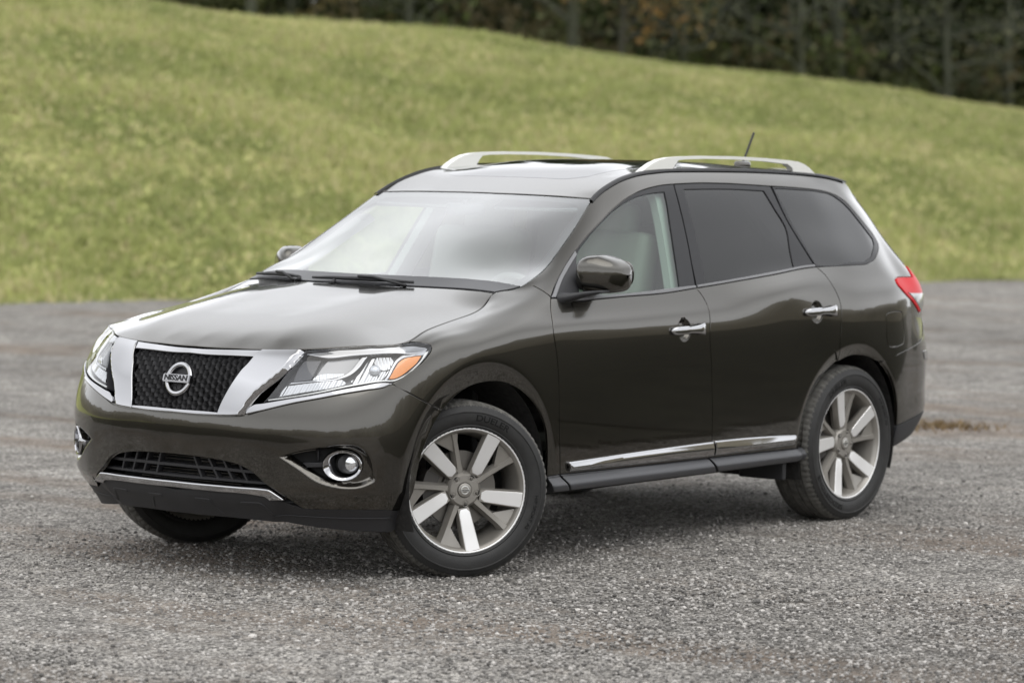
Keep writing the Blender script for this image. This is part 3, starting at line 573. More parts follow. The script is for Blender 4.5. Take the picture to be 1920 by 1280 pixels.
 'rear_bumper': [(-3.1382, 4.436), (-3.3417, 4.759), (-3.4868, 4.911), (-3.5587, 4.994), (-3.6138, 5.103), (-3.6429, 5.194), (-3.76, 5.9), (-3.9, 5.7), (-4.1, 5.6), (-4.4, 5.6), (-4.7423, 5.6), (-4.7423, 1.6), (-4.4, 1.6), (-4.1, 1.6), (-3.85, 1.6), (-3.6712, 1.626), (-3.506, 1.562), (-3.3316, 1.556), (-3.3161, 2.543), (-3.278, 3.336), (-3.2138, 3.997), (-3.1725, 4.258), (-3.1398, 4.415)],
 'rear_valance': [(-3.332, 1.535), (-3.5066, 1.539), (-3.6739, 1.596), (-3.85, 1.55), (-4.1, 1.55), (-4.4, 1.55), (-4.7423, 1.55), (-4.7423, 0.05), (-4.4, 0.05), (-4, 0.05), (-3.7, 0.1), (-3.5067, 0.257), (-3.3248, 0.183), (-3.3273, 0.862)],
 'tailgate': [(-4.7423, 13.9), (-4.4, 13.9), (-4, 13.85), (-3.7, 13.6), (-3.6, 13), (-3.62, 12), (-3.65, 11), (-3.68, 10), (-3.71, 9.05), (-3.85, 8.87), (-3.965, 8.65), (-3.985, 7.8), (-3.945, 7), (-3.865, 6.25), (-3.76, 6), (-3.9, 5.8), (-4.1, 5.7), (-4.4, 5.7), (-4.7423, 5.7)],
 'tailgate_glass': [(-4.7423, 13.2), (-4.3, 13.2), (-3.9, 13.1), (-3.78, 12.5), (-3.8, 11), (-3.85, 9.6), (-4.3, 9.5), (-4.7423, 9.5)],
 'fuel_flap': [(-3.1691, 6.1), (-3.176, 6.18), (-3.1926, 6.211), (-3.3146, 6.256), (-3.3379, 6.238), (-3.3497, 6.175), (-3.352, 5.121), (-3.347, 5.065), (-3.3303, 5.037), (-3.204, 4.973), (-3.1898, 4.993), (-3.1849, 5.049)],
 'rocker_a': [(-0.5148, 1.887), (-0.5875, 1.909), (-0.6166, 1.482), (-0.6578, 0.821), (-0.6954, 0.153), (-0.5651, 0.163)],
 'rocker_b': [(-0.599, 1.902), (-0.7838, 1.871), (-1.1784, 1.823), (-1.71, 1.747), (-1.735, 1.274), (-1.7949, 0.5), (-1.8423, 0), (-1.8354, 0), (-1.1292, 0), (-0.8508, 0.065), (-0.7082, 0.126), (-0.6702, 0.796), (-0.6285, 1.463)],
 'rocker_c': [(-1.7227, 1.752), (-2.109, 1.702), (-2.5179, 1.613), (-2.5793, 0.172), (-2.2182, 0.197), (-1.8998, 0), (-1.8598, 0), (-1.8052, 0.544), (-1.7466, 1.311)],
 'moulding_front': [(-0.6376, 2.463), (-0.8897, 2.506), (-1.1549, 2.541), (-1.4326, 2.569), (-1.7251, 2.587), (-1.736, 1.941), (-1.4415, 1.977), (-1.1628, 2.001), (-0.8973, 2.028), (-0.6452, 2.058)],
 'moulding_rear': [(-1.7384, 2.609), (-1.9189, 2.596), (-2.1019, 2.566), (-2.2712, 2.524), (-2.4034, 2.478), (-2.4023, 2.236), (-2.393, 2.007), (-2.1118, 1.971), (-1.929, 1.958), (-1.7477, 1.956)],
 'handle_front': [(-1.3661, 6.225), (-1.4716, 6.227), (-1.62, 6.207)],
 'handle_rear': [(-2.4456, 6.536), (-2.5563, 6.474), (-2.7029, 6.442)],
 'hl_top': [(0.8572, 12.808), (0.8044, 13.502), (0.5933, 13.627), (0.4378, 13.828), (0.3413, 11.724), (0.3003, 10.408), (0.2949, 9.716), (0.3148, 9.552), (0.4506, 11.389), (0.6019, 11.774), (0.7789, 11.77)],
 'hl_dark': [(0.8721, 11.52), (0.7859, 11.531), (0.814, 10.555), (0.8465, 9.566), (0.9343, 9.456), (0.9158, 10.281)],
 'hl_refl': [(0.7532, 11.483), (0.6028, 11.644), (0.6183, 10.792), (0.658, 9.922), (0.6942, 9.611), (0.8351, 9.551), (0.7968, 10.478)],
 'hl_fin': [(0.8229, 9.799), (0.6867, 9.835), (0.6979, 9.501), (0.824, 9.481), (0.8409, 9.527)],
 'hl_arc': [(0.5933, 11.447), (0.5709, 11.473), (0.6168, 10.181), (0.6681, 9.44), (0.7082, 9.235), (0.8472, 9.282), (0.9523, 9.175), (0.9403, 9.377), (0.8241, 9.449), (0.7063, 9.497), (0.664, 9.879)],
 'hl_bowl': [(0.5647, 11.407), (0.5017, 11.533), (0.473, 11.187), (0.4681, 10.474), (0.4993, 9.181), (0.5301, 8.601), (0.5734, 8.321), (0.6246, 8.341), (0.6597, 8.536), (0.6692, 9.003), (0.6213, 9.777)],
 'hl_bowl_rib': [(0.5369, 11.431), (0.4789, 11.225), (0.4717, 10.392), (0.4982, 9.309), (0.5286, 9.34), (0.5529, 9.906), (0.5542, 10.659)],
 'hl_park': [(0.9644, 9.076), (0.8473, 9.25), (0.7358, 9.227), (0.7033, 9.152), (0.6897, 8.786), (0.6965, 8.573), (0.7397, 8.519), (0.849, 8.465), (0.9999, 8.142), (0.9854, 8.663)],
 'hl_amber': [(0.3411, 9.336), (0.3818, 9.761), (0.4242, 10.038), (0.4537, 9.756), (0.4816, 9.082), (0.5116, 8.299), (0.4936, 8.222), (0.4512, 8.341), (0.4133, 8.602), (0.3713, 8.901)],
 'hl_trim': [(0.5385, 8.189), (0.5235, 8.46), (0.4957, 9.294), (0.4618, 10.309), (0.4335, 10.768), (0.3856, 10.436), (0.3053, 9.512), (0.3192, 9.289), (0.3336, 9.338), (0.3805, 9.859), (0.4271, 10.205), (0.4576, 9.875), (0.4858, 9.157), (0.5158, 8.295), (0.5286, 8.128)],
 'hl_low': [(1.0484, 7.894), (0.9341, 8.089), (0.7945, 8.313), (0.6607, 8.399), (0.5377, 8.296), (0.4943, 8.117), (0.446, 8.259), (0.4011, 8.548), (0.3498, 8.942), (0.3084, 9.469), (0.2963, 9.399), (0.3145, 9.094), (0.3523, 8.723), (0.4026, 8.362), (0.447, 8.104), (0.4873, 7.956), (0.5339, 8.116), (0.662, 8.219), (0.7951, 8.139), (0.9341, 7.939), (1.048, 7.76)],
 'fog_ring': [(0.6385, 3.625), (0.6408, 3.471), (0.6486, 3.327), (0.6613, 3.201), (0.6781, 3.103), (0.6978, 3.038), (0.719, 3.013), (0.7404, 3.028), (0.7603, 3.084), (0.7776, 3.176), (0.791, 3.299), (0.7995, 3.443), (0.8026, 3.602), (0.8001, 3.765), (0.7921, 3.921), (0.7792, 4.059), (0.7624, 4.166), (0.7428, 4.232), (0.7218, 4.253), (0.7006, 4.227), (0.6808, 4.159), (0.6636, 4.056), (0.6503, 3.927), (0.6417, 3.78)],
 'fog_ring_in': [(0.6506, 3.629), (0.6526, 3.505), (0.6592, 3.389), (0.6701, 3.289), (0.6843, 3.21), (0.701, 3.159), (0.719, 3.139), (0.7371, 3.151), (0.754, 3.195), (0.7686, 3.269), (0.7799, 3.367), (0.7871, 3.483), (0.7897, 3.611), (0.7876, 3.741), (0.7808, 3.865), (0.7699, 3.974), (0.7557, 4.059), (0.7391, 4.112), (0.7212, 4.129), (0.7033, 4.11), (0.6864, 4.057), (0.6719, 3.976), (0.6606, 3.872), (0.6533, 3.754)],
 'fog_bezel': [(0.6541, 3.66), (0.6553, 3.562), (0.6595, 3.471), (0.6663, 3.393), (0.6752, 3.332), (0.6858, 3.293), (0.6971, 3.279), (0.7086, 3.29), (0.7193, 3.327), (0.7285, 3.386), (0.7357, 3.464), (0.7402, 3.555), (0.7419, 3.655), (0.7406, 3.756), (0.7364, 3.851), (0.7297, 3.934), (0.7207, 3.998), (0.7102, 4.038), (0.6989, 4.051), (0.6876, 4.036), (0.6769, 3.995), (0.6677, 3.932), (0.6605, 3.852), (0.6559, 3.759)],
 'fog_lens': [(0.6595, 3.661), (0.6602, 3.586), (0.6626, 3.517), (0.6665, 3.458), (0.6717, 3.412), (0.6779, 3.383), (0.6845, 3.373), (0.6912, 3.382), (0.6975, 3.41), (0.703, 3.456), (0.7072, 3.515), (0.71, 3.584), (0.711, 3.659), (0.7103, 3.735), (0.7079, 3.805), (0.7039, 3.867), (0.6987, 3.914), (0.6926, 3.943), (0.6859, 3.953), (0.6792, 3.943), (0.673, 3.913), (0.6676, 3.866), (0.6633, 3.805), (0.6606, 3.735)],
 'fog_bar': [(0.8929, 3.616), (0.8061, 3.675), (0.8059, 3.569), (0.8091, 3.485), (0.8749, 3.438)],
 'fog_fin': [(0.834, 4.21), (0.8244, 4.211), (0.8232, 3.764), (0.8317, 3.744)],
 'lip': [(1.6423, 2.479), (1.3555, 2.475), (1.1935, 2.469), (1.0683, 2.469), (1.0361, 2.456), (0.9994, 2.281), (0.9587, 2.035), (1.0315, 1.912), (1.05, 2.053), (1.0957, 2.109), (1.359, 2.15), (1.6423, 2.171)],
 'intake_h': [(1.6423, 3.143), (1.3555, 3.135), (1.1265, 3.098), (1.0746, 3.094)],
 'intake_h2': [(1.6423, 2.647), (1.3586, 2.658), (1.1278, 2.635), (1.0345, 2.632)],
 'intake_b1': [(1.5234, 3.758), (1.4656, 2.658)],
 'intake_b2': [(1.4211, 3.693), (1.3517, 2.65)],
 'intake_b3': [(1.3249, 3.624), (1.257, 2.607)],
 'intake_b4': [(1.2264, 3.538), (1.1684, 2.586)],
 'reflector': [(-3.6426, 4.644), (-3.7646, 4.594), (-3.7646, 4.406), (-3.7686, 4.188), (-3.7686, 4.094), (-3.6633, 4.249)],
 'mirror_sail': [(-0.5827, 10.199), (-0.6752, 11.201), (-0.7408, 11.548), (-0.8723, 11.979), (-0.8346, 11.297), (-0.7916, 10.332), (-0.766, 9.403), (-0.6652, 9.502)],
 'reverse': [(-3.452, 7.16), (-3.545, 6.67), (-3.63, 6.2), (-3.74, 6.55), (-3.76, 7.16)],
 'valance_rib0': [(1.5077, 1.62), (1.3976, 1.596), (1.3944, 1.334), (1.3384, 0.323), (1.3589, 0.336), (1.4192, 1.26), (1.4321, 1.377), (1.5118, 1.433)],
 'valance_rib1': [(1.2032, 1.61), (1.0927, 1.661), (1.0671, 1.503), (1.0116, 0.683), (1.0288, 0.667), (1.0833, 1.388), (1.1013, 1.512), (1.2036, 1.445)],
 'valance_line': [(1.0316, 0.671), (0.886, 0.822), (0.737, 0.944), (0.6304, 0.992), (0.4593, 0.975), (0.4578, 0.926), (0.6296, 0.939), (0.7364, 0.889), (0.8858, 0.759), (1.0319, 0.606)],
 'sail_trim': [(-0.5753, 10.144), (-0.6381, 11.053), (-0.764, 11.905), (-0.8811, 12.206), (-0.8776, 11.916), (-0.7845, 11.638), (-0.6864, 11.074), (-0.6392, 10.543), (-0.6007, 9.918)],
 'cup_front': [(-1.4737, 6.239)],
 'cup_rear': [(-2.5518, 6.472)],
 'belt_front': [(-0.7298, 9.155), (-0.8901, 9.069), (-1.0807, 9.024), (-1.3725, 8.934), (-1.6492, 8.968), (-1.6495, 9.085), (-1.5247, 9.1), (-1.1758, 9.121), (-0.9754, 9.189), (-0.7643, 9.348)],
 'belt_rear': [(-1.6622, 8.972), (-1.935, 8.984), (-2.2231, 8.973), (-2.4634, 8.984), (-2.6539, 8.996), (-2.6511, 9.119), (-2.4738, 9.11), (-2.2336, 9.101), (-1.9423, 9.096), (-1.6648, 9.089)],
}
# ---------------------------------------------------------------- panels cut from a surface
class Net:
    sa, sb = 1.0, .1
    def P(s, a, b): return S(a, b)
    def N(s, a, b): return SN(a, b)
BODY = Net()
class Plate:
    """thin-plate sheet z(x,y) through scattered points; a=x, b=y"""
    sa, sb = 1.0, 1.0
    def __init__(s, pts, reg=1e-5):
        q = np.array(pts, float); q = np.vstack([q, (q*[1, -1, 1])[np.abs(q[:, 1]) > 1e-4]])
        s.c = q[:, :2]; n = len(q)
        K_ = s.k(s.c, s.c)+reg*np.eye(n); A = np.zeros((n+3, n+3)); A[:n, :n] = K_
        A[:n, n] = 1; A[:n, n+1:] = s.c; A[n:, :n] = A[:n, n:].T
        s.w = np.linalg.solve(A, np.r_[q[:, 2], 0, 0, 0])
    def k(s, p, c):
        r2 = ((p[:, None]-c[None])**2).sum(-1); return .5*r2*np.log(r2+1e-12)
    def Z(s, a, b):
        p = np.stack([np.ravel(a), np.ravel(b)], -1).astype(float)
        return s.k(p, s.c)@s.w[:-3]+s.w[-3]+p@s.w[-2:]
    def P(s, a, b): return np.stack([a, b, s.Z(a, b)], -1)
    def N(s, a, b):
        h = .002; a = np.asarray(a, float); b = np.asarray(b, float)
        zx = (s.Z(a+h, b)-s.Z(a-h, b))/(2*h); zy = (s.Z(a, b+h)-s.Z(a, b-h))/(2*h)
        n = np.stack([-zx, -zy, 1+0*zx], -1); return n/np.linalg.norm(n, axis=1)[:, None]
def inside(P, poly):
    x, y = P[:, 0][:, None], P[:, 1][:, None]; a = poly; b = np.roll(poly, -1, 0)
    c = (a[:, 1][None] > y) != (b[:, 1][None] > y)
    with np.errstate(divide='ignore', invalid='ignore'):
        xi = (b[:, 0]-a[:, 0])[None]*(y-a[:, 1][None])/(b[:, 1]-a[:, 1])[None]+a[:, 0][None]
    return (np.sum(c & (x < xi), 1) % 2) == 1
def seg_dist(P, poly):
    a = poly; b = np.roll(poly, -1, 0); d = b-a; L = (d**2).sum(1)+1e-12
    q = np.clip(((P[:, None]-a[None])*d[None]).sum(-1)/L, 0, 1)
    return np.sqrt((((a[None]+q[..., None]*d[None])-P[:, None])**2).sum(-1)).min(1)
def resample(surf, pts, step, corner=38, closed=True):
    p = np.array(pts, float)
    X = surf.P(p[:, 0], p[:, 1]); n = len(p)
    nx, pv = np.roll(X, -1, 0)-X, X-np.roll(X, 1, 0)
    ln, lp = np.linalg.norm(nx, axis=1)+1e-9, np.linalg.norm(pv, axis=1)+1e-9
    cosang = (nx*pv).sum(1)/(ln*lp); cor = cosang < math.cos(R(corner))
    out = []
    for i in range(n if closed else n-1):
        j = (i+1) % n; L = ln[i]; ch = p[j]-p[i]
        def tan(k):
            if cor[k] or (not closed and k in (0, n-1)): return ch
            q = p[(k+1) % n]-p[k]; r = p[k]-p[k-1]
            return (q/ln[k]*lp[k]+r/lp[k]*ln[k])/(ln[k]+lp[k])*L
        m0, m1 = tan(i), tan(j); k = max(1, int(math.ceil(L/step)))
        for u in np.arange(k)/k:
            h = (2*u**3-3*u**2+1)*p[i]+(u**3-2*u**2+u)*m0+(3*u**2-2*u**3)*p[j]+(u**3-u**2)*m1
            out.append(h)
    if not closed: out.append(p[-1])
    return np.array(out)
def uv_step(surf, q, vec):
    """uv increment that moves along a 3-D tangent vector"""
    h = 1e-3; a, b = q[:, 0], q[:, 1]
    lo = lambda: None
    Ja = (surf.P(a+h*surf.sa, b)-surf.P(a-h*surf.sa, b))/(2*h*surf.sa)
    hb = h/surf.sb if surf.sb < 1 else h
    Jb = (surf.P(a, b+hb)-surf.P(a, b-hb))/(2*hb)
    # one sided at the ends
    aa, ab, bb = (Ja*Ja).sum(1), (Ja*Jb).sum(1), (Jb*Jb).sum(1); va, vb = (Ja*vec).sum(1), (Jb*vec).sum(1)
    det = aa*bb-ab*ab+1e-12
    return np.stack([(bb*va-ab*vb)/det, (aa*vb-ab*va)/det], -1)
def mid_flag(surf, q):
    return np.abs(surf.P(q[:, 0], q[:, 1])[:, 1]) < 2e-3
def shrink(surf, q, d, ccw=True):
    """move a loop into its material side by d metres"""
    X = surf.P(q[:, 0], q[:, 1]); N = surf.N(q[:, 0], q[:, 1])
    T = np.roll(X, -1, 0)-np.roll(X, 1, 0); b = np.cross(T, N); b /= np.linalg.norm(b, axis=1)[:, None]+1e-12
    s2 = q*[surf.sa, surf.sb]; t2 = np.roll(s2, -1, 0)-np.roll(s2, 1, 0)
    left = np.stack([-t2[:, 1], t2[:, 0]], -1); left /= np.linalg.norm(left, axis=1)[:, None]+1e-12
    e = 2e-3; X2 = surf.P(q[:, 0]+e*left[:, 0]/surf.sa, q[:, 1]+e*left[:, 1]/surf.sb)
    sg = np.sign(((X2-X)*b).sum(1)); sg[sg == 0] = 1
    out = -b*sg[:, None]                      # away from material
    mf = mid_flag(surf, q)
    # next to the centre line keep the edge direction of the outer neighbour
    out[mf, 1] = 0; out[mf] /= np.linalg.norm(out[mf], axis=1)[:, None]+1e-9
    if not d: return q, out, mf
    st = uv_step(surf, q, -out*d)
    lim = np.array([.03*surf.sa, .03/surf.sb]); st = np.clip(st, -lim, lim)
    r = q+st
    ia = mf & (np.roll(mf, 1) & np.roll(mf, -1)); r[ia] = q[ia]
    if surf is BODY: r[mf, 0] = q[mf, 0]
    else: r[mf, 1] = 0
    return r, out, mf
def area2(q): return .5*np.sum(q[:, 0]*np.roll(q[:, 1], -1)-np.roll(q[:, 0], -1)*q[:, 1])
def panel(name, outline, mat, parent=None, surf=BODY, holes=(), off=0., depth=.012, rim=.0018, flange=.008, h=.03, gap=.0018, mode='left', disp=None, extra=None, step=.018, corner=38, hskirt=None, rimdrop=.7):
    """mode: left | right | both (two halves joined at the middle)"""
    loops = []
    for k, lp in enumerate([outline]+list(holes)):
        q = resample(surf, lp, step, corner); sc = q*[surf.sa, surf.sb]
        if (area2(sc) > 0) != (k == 0): q = q[::-1]
        if gap: q = shrink(surf, q, gap)[0]
        loops.append(q)
    ins, outs, mfs = zip(*[shrink(surf, q, rim) for q in loops])
    sc = np.array([surf.sa, surf.sb])
    b2 = [i*sc for i in ins]
    lo, hi = b2[0].min(0), b2[0].max(0)
    gx, gy = np.meshgrid(np.arange(lo[0]+h*.5, hi[0], h), np.arange(lo[1]+h*.5, hi[1], h), indexing='ij')
    gx = gx+(np.arange(gx.shape[1]) % 2)[None]*h*.5
    G = np.stack([gx.ravel(), gy.ravel()], -1)
    if extra is not None: G = np.vstack([G, np.array(extra)*sc])
    if len(G):
        ok = inside(G, b2[0])
        for hp in b2[1:]: ok &= ~inside(G, hp)
        G = G[ok]
    if len(G):
        dd = np.min([seg_dist(G, q) for q in b2], 0); G = G[dd > min(h, step)*.45]
    verts = np.vstack(b2+[G]) if len(G) else np.vstack(b2)
    edges = []; o = 0
    for q in b2:
        n = len(q); edges += [(o+i, o+(i+1) % n) for i in range(n)]; o += n
    r = geometry.delaunay_2d_cdt([Vector(v) for v in verts], edges, [], 0, 1e-7)
    vv = np.array([v[:] for v in r[0]]); ff = np.array([f for f in r[2] if len(f) == 3])
    cen = vv[ff].mean(1); ok = inside(cen, b2[0])
    for hp in b2[1:]: ok &= ~inside(cen, hp)
    ff = ff[ok]
    orig = r[3]; o2n = {}
    for i, l in enumerate(orig):
        for k in l: o2n[k] = i
    a, b = vv[:, 0]/surf.sa, vv[:, 1]/surf.sb
    X = surf.P(a, b); N = surf.N(a, b)
    mf_all = np.abs(X[:, 1]) < 2e-3
    X[mf_all, 1] = 0; N[mf_all, 1] = 0; N /= np.linalg.norm(N, axis=1)[:, None]+1e-12
    def dsp(a, b, X, N):
        if disp is None: return X+N*off, N
        d = disp(X, a, b); return X+N*(off+d)[:, None], N
    V, _ = dsp(a, b, X, N)
    if disp is not None:                    # normals of the pressed shape
        e = 2e-3
        def at(a_, b_):
            x = surf.P(a_, b_); return x+surf.N(a_, b_)*(off+disp(x, a_, b_))[:, None]
        da = at(a+e*surf.sa, b)-at(a-e*surf.sa, b); db = at(a, b+e/surf.sb)-at(a, b-e/surf.sb)
        n2 = np.cross(da, db); n2 /= np.linalg.norm(n2, axis=1)[:, None]+1e-12
        n2 *= np.sign((n2*N).sum(1))[:, None]; keep = mf_all; n2[keep] = N[keep]; N = n2
    tri = V[ff]; fn = np.cross(tri[:, 1]-tri[:, 0], tri[:, 2]-tri[:, 0]); fl = (fn*N[ff[:, 0]]).sum(1) < 0
    ff[fl] = ff[fl][:, ::-1]
    VV, NN, FF = list(V), list(N), [tuple(f) for f in ff]
    o = 0
    for k, (q, out, mf) in enumerate(zip(loops, outs, mfs)):
        n = len(q); A_, B_ = q[:, 0], q[:, 1]
        X = surf.P(A_, B_); N0 = surf.N(A_, B_); X[mf, 1] = 0; N0[mf, 1] = 0
        D = 0 if disp is None else disp(X, A_, B_)[:, None]
        dp = depth if (k == 0 or hskirt is None) else hskirt
        ring1 = X+N0*(off-rim*rimdrop)+N0*D; n1 = N0*.55+out*.85
        ring2 = X+N0*(off-dp)+N0*D; n2 = out+N0*.05
        ring3 = ring2+out*flange
        base = len(VV)
        VV += list(ring1)+list(ring1)+list(ring2); NN += list(n1)+list(n2)+list(n2)
        if flange: VV += list(ring2)+list(ring3); NN += list(N0)*2
        for i in range(n):
            j = (i+1) % n
            if mf[i] and mf[j]: continue
            ti, tj = o2n.get(o+i), o2n.get(o+j)
            if ti is None or tj is None: continue
            quads = [(ti, base+i, base+j, tj)]
            if dp: quads.append((base+n+i, base+2*n+i, base+2*n+j, base+n+j))
            if flange: quads.append((base+3*n+i, base+4*n+i, base+4*n+j, base+3*n+j))
            FF += quads
        o += n
    VV = np.array(VV); NN = np.array(NN); NN /= np.linalg.norm(NN, axis=1)[:, None]+1e-12
    # orient strips by their normals
    F2 = []
    for f in FF:
        p = VV[list(f)]; g = np.cross(p[1]-p[0], p[2]-p[0]) if len(f) == 3 else np.cross(p[2]-p[0], p[3]-p[1])
        F2.append(f if g@NN[list(f)].sum(0) >= 0 else f[::-1])
    M = np.array([1, -1, 1])
    if mode == 'right': VV, NN, F2 = VV*M, NN*M, [f[::-1] for f in F2]
    if mode == 'both':
        n = len(VV); F2 = F2+[tuple(i+n for i in f[::-1]) for f in F2]; VV, NN = np.vstack([VV, VV*M]), np.vstack([NN, NN*M])
    return mesh_obj(name, VV, F2, mat, parent, True, NN)
def pair(name, *a, parents=None, **k):
    out = []
    for i, md in enumerate(('left', 'right')):
        kk = dict(k); kk['mode'] = md
        if parents: kk['parent'] = parents[i]
        out.append(panel(name, *a, **kk))
    return out
def mirror_obj(o, parent=None):
    """mirrored twin with its own mesh"""
    me = o.data.copy(); n = len(me.vertices); co = np.empty(n*3); me.vertices.foreach_get('co', co); co = co.reshape(-1, 3)
    M = np.array(o.matrix_basis); 
    w = co@M[:3, :3].T+M[:3, 3]; w[:, 1] *= -1
    me.vertices.foreach_set('co', w.ravel()); me.flip_normals(); me.update()
    c_ = bpy.data.objects.new(o.name.split('.')[0], me); COL.objects.link(c_); c_.parent = parent
    return c_

# ---------------------------------------------------------------- car materials
def paint_mat():
    m, t, p = nodes('car_paint')
    p.inputs['Base Color'].default_value = (.070, .0655, .056, 1); p.inputs['Metallic'].default_value = 1.; p.inputs['Roughness'].default_value = .22
    p.inputs['Coat Weight'].default_value = 1.; p.inputs['Coat Roughness'].default_value = .015; p.inputs['Coat IOR'].default_value = 1.55
    return m
PAINT = paint_mat()
CHROME = pbr('chrome', (.43, .43, .44), .05, 1.)
SATIN = pbr('satin_silver', (.62, .62, .60), .38, .85)
RAILP = pbr('rail_silver', (.80, .80, .76), .42, .1, coat=.3)
BLACK = pbr('black_plastic', (.022, .022, .024), .55, bump=(220, .25))
GLOSSB = pbr('trim_black', (.013, .013, .0145), .36, spec=.3)
RUBSEAL = pbr('rubber_seal', (.012, .012, .013), .5)
DARK = pbr('dark_void', (.008, .008, .008), .9)
TYRE = pbr('tyre_rubber', (.014, .0138, .0133), .62, bump=(160, .3), var=.25, vscale=25)
TYREL = pbr('tyre_lettering', (.007, .007, .007), .6, spec=.2)
RIMP = pbr('rim_paint', (.27, .255, .23), .42, .45, coat=.4)
RIMF = pbr('rim_machined', (.80, .795, .785), .34, .5)
STEEL = pbr('brake_steel', (.20, .19, .175), .4, .9)
CAST = pbr('cast_iron', (.08, .075, .07), .6, .5)
WS = glass('windshield_glass', (.70, .77, .755), .27, 0, 1.)
SIDEG = glass('side_glass', (.62, .74, .68), .055, 0, 1.)
TINT = glass('tinted_glass', (.08, .08, .085), .03, 0, 1.)
LENS = glass('lamp_lens', (.95, .96, .97), .05, 0, 1.)
BEIGE = pbr('beige_leather', (.38, .365, .33), .55, bump=(90, .15))
CLOTH = pbr('pale_cloth', (.52, .52, .50), .85)
DASH = pbr('dash_grey', (.72, .72, .69), .6)
AMBER = pbr('amber_lens', (.75, .25, .03), .18, 0., coat=1.)
RED = pbr('red_lens', (.55, .008, .014), .3, 0., spec=.08)
CLEARR = pbr('clear_reflector', (.30, .30, .30), .22, .7, coat=.4)
LAMPD = pbr('lamp_dark', (.07, .07, .075), .28, .3)
LAMPM = pbr('lamp_grey', (.26, .26, .265), .25, .8)
def ribbed(name, col, sc, rot=0., st=.8):
    m, t, p = nodes(name); p.inputs['Base Color'].default_value = (*col, 1); p.inputs['Metallic'].default_value = .95; p.inputs['Roughness'].default_value = .14
    co = nn(t, 'ShaderNodeTexCoord'); w = nn(t, 'ShaderNodeTexWave', i_Scale=sc, wave_profile='SIN'); mp = nn(t, 'ShaderNodeMapping'); mp.inputs['Rotation'].default_value = (0, rot, R(35))
    t.links.new(co.outputs['Object'], mp.inputs[0]); t.links.new(mp.outputs[0], w.inputs['Vector'])
    b = nn(t, 'ShaderNodeBump', i_Strength=st, i_Distance=.004); t.links.new(w.outputs['Fac'], b.inputs['Height']); t.links.new(b.outputs[0], p.inputs['Normal'])
    return m
RIB = ribbed('reflector_ribs', (.55, .55, .55), 22.)
RIB2 = ribbed('reflector_facets', (.50, .50, .505), 16., R(40), .9)
TRIMS = pbr('trim_satin', (.20, .20, .205), .35, .6)
TRIMG = pbr('trim_grey', (.15, .15, .155), .38, .2, coat=.2)
CLAD = pbr('cladding', (.06, .061, .066), .40, bump=(220, .15))
TREAD = pbr('tyre_tread', (.085, .082, .074), .85, bump=(160, .4), var=.4, vscale=30)

CAR = empty('suv'); tag(CAR, 'dark olive grey suv with silver roof rails parked on the gravel lot', 'car')
def part(*a, **k): return panel(*a, parent=CAR, **k)
def rbox(name, c, s, mat, parent, bev=.02, rot=(0, 0, 0), seg=3):
    bm = bmesh.new(); bmesh.ops.create_cube(bm, size=1)
    bmesh.ops.scale(bm, vec=s, verts=bm.verts)
    bmesh.ops.bevel(bm, geom=list(bm.edges), offset=bev, segments=seg, affect='EDGES', profile=.6)
    from mathutils import Euler
    bmesh.ops.rotate(bm, cent=(0, 0, 0), matrix=Euler(rot).to_matrix(), verts=bm.verts); bmesh.ops.translate(bm, vec=c, verts=bm.verts)
    return bm_obj(name, bm, mat, parent)
def sweep(name, P, rad, mat, parent, seg=10, squash=None):
    V, Fq = tube(P, [rad]*len(P) if np.isscalar(rad) else rad, seg)
    n = len(P)*seg; Fq = list(Fq)+[tuple(range(seg))[::-1], tuple(range(n-seg, n))]
    return mesh_obj(name, V, Fq, mat, parent)

def rock_disp(X, a, b):
    z = X[:, 2]; s = np.clip((.386-z)/.026, 0, 1); u = np.clip((.343-z)/.03, 0, 1)
    return .036*s*s*(3-2*s)-.040*u-.002
def ridge_disp(o):
    q = np.array(o); n = len(q)//2; top, bot = q[:n], q[n:][::-1]
    def f(X, a, b):
        hi = np.interp(-a, -top[:, 0], top[:, 1]); lo = np.interp(-a, -bot[:, 0], bot[:, 1]); s = (b-lo)/(hi-lo)
        return .008*np.minimum(np.clip((1-s)/.45, 0, 1), np.clip(s/.55, 0, 1))
    return f
# ---- painted shell -------------------------------------------------------
ZCR = float(S(np.array([OUT['bumper_line'][0][0]]), np.array([OUT['bumper_line'][0][1]]))[0, 2])
def crease(X, a, b=None):
    z = X[:, 2]; w = np.clip((1.02-a)/.06, 0, 1); k = ZCR-z
    return -w*.015*(1-np.exp(-.5*(k+np.sqrt(k*k+.003**2))/.04))
def fog_disp():
    poly = resample(BODY, OUT['fog_recess'], .01, 60)*[1, .1]
    def f(X, a, b):
        P = np.stack([a, np.asarray(b)*.1], -1); m = (P[:, 0] > poly[:, 0].min()-.05) & (P[:, 0] < poly[:, 0].max()+.05) & (P[:, 1] > poly[:, 1].min()-.05) & (P[:, 1] < poly[:, 1].max()+.05)
        d = np.zeros(len(P))
        if m.any():
            q = P[m]; sd = seg_dist(q, poly)*np.where(inside(q, poly), 1, -1)
            s = np.clip((sd+.002)/.024, 0, 1); d[m] = -.024*s*s*(3-2*s)
        # the lower edge turns under along a crease
        return d+crease(X, a)
    return f
_fr = np.array(OUT['fog_recess'])
_ex = np.stack(np.meshgrid(np.linspace(_fr[:, 0].min()-.03, _fr[:, 0].max()+.03, 70), np.linspace(_fr[:, 1].min()-.3, _fr[:, 1].max()+.3, 50), indexing='ij'), -1).reshape(-1, 2)
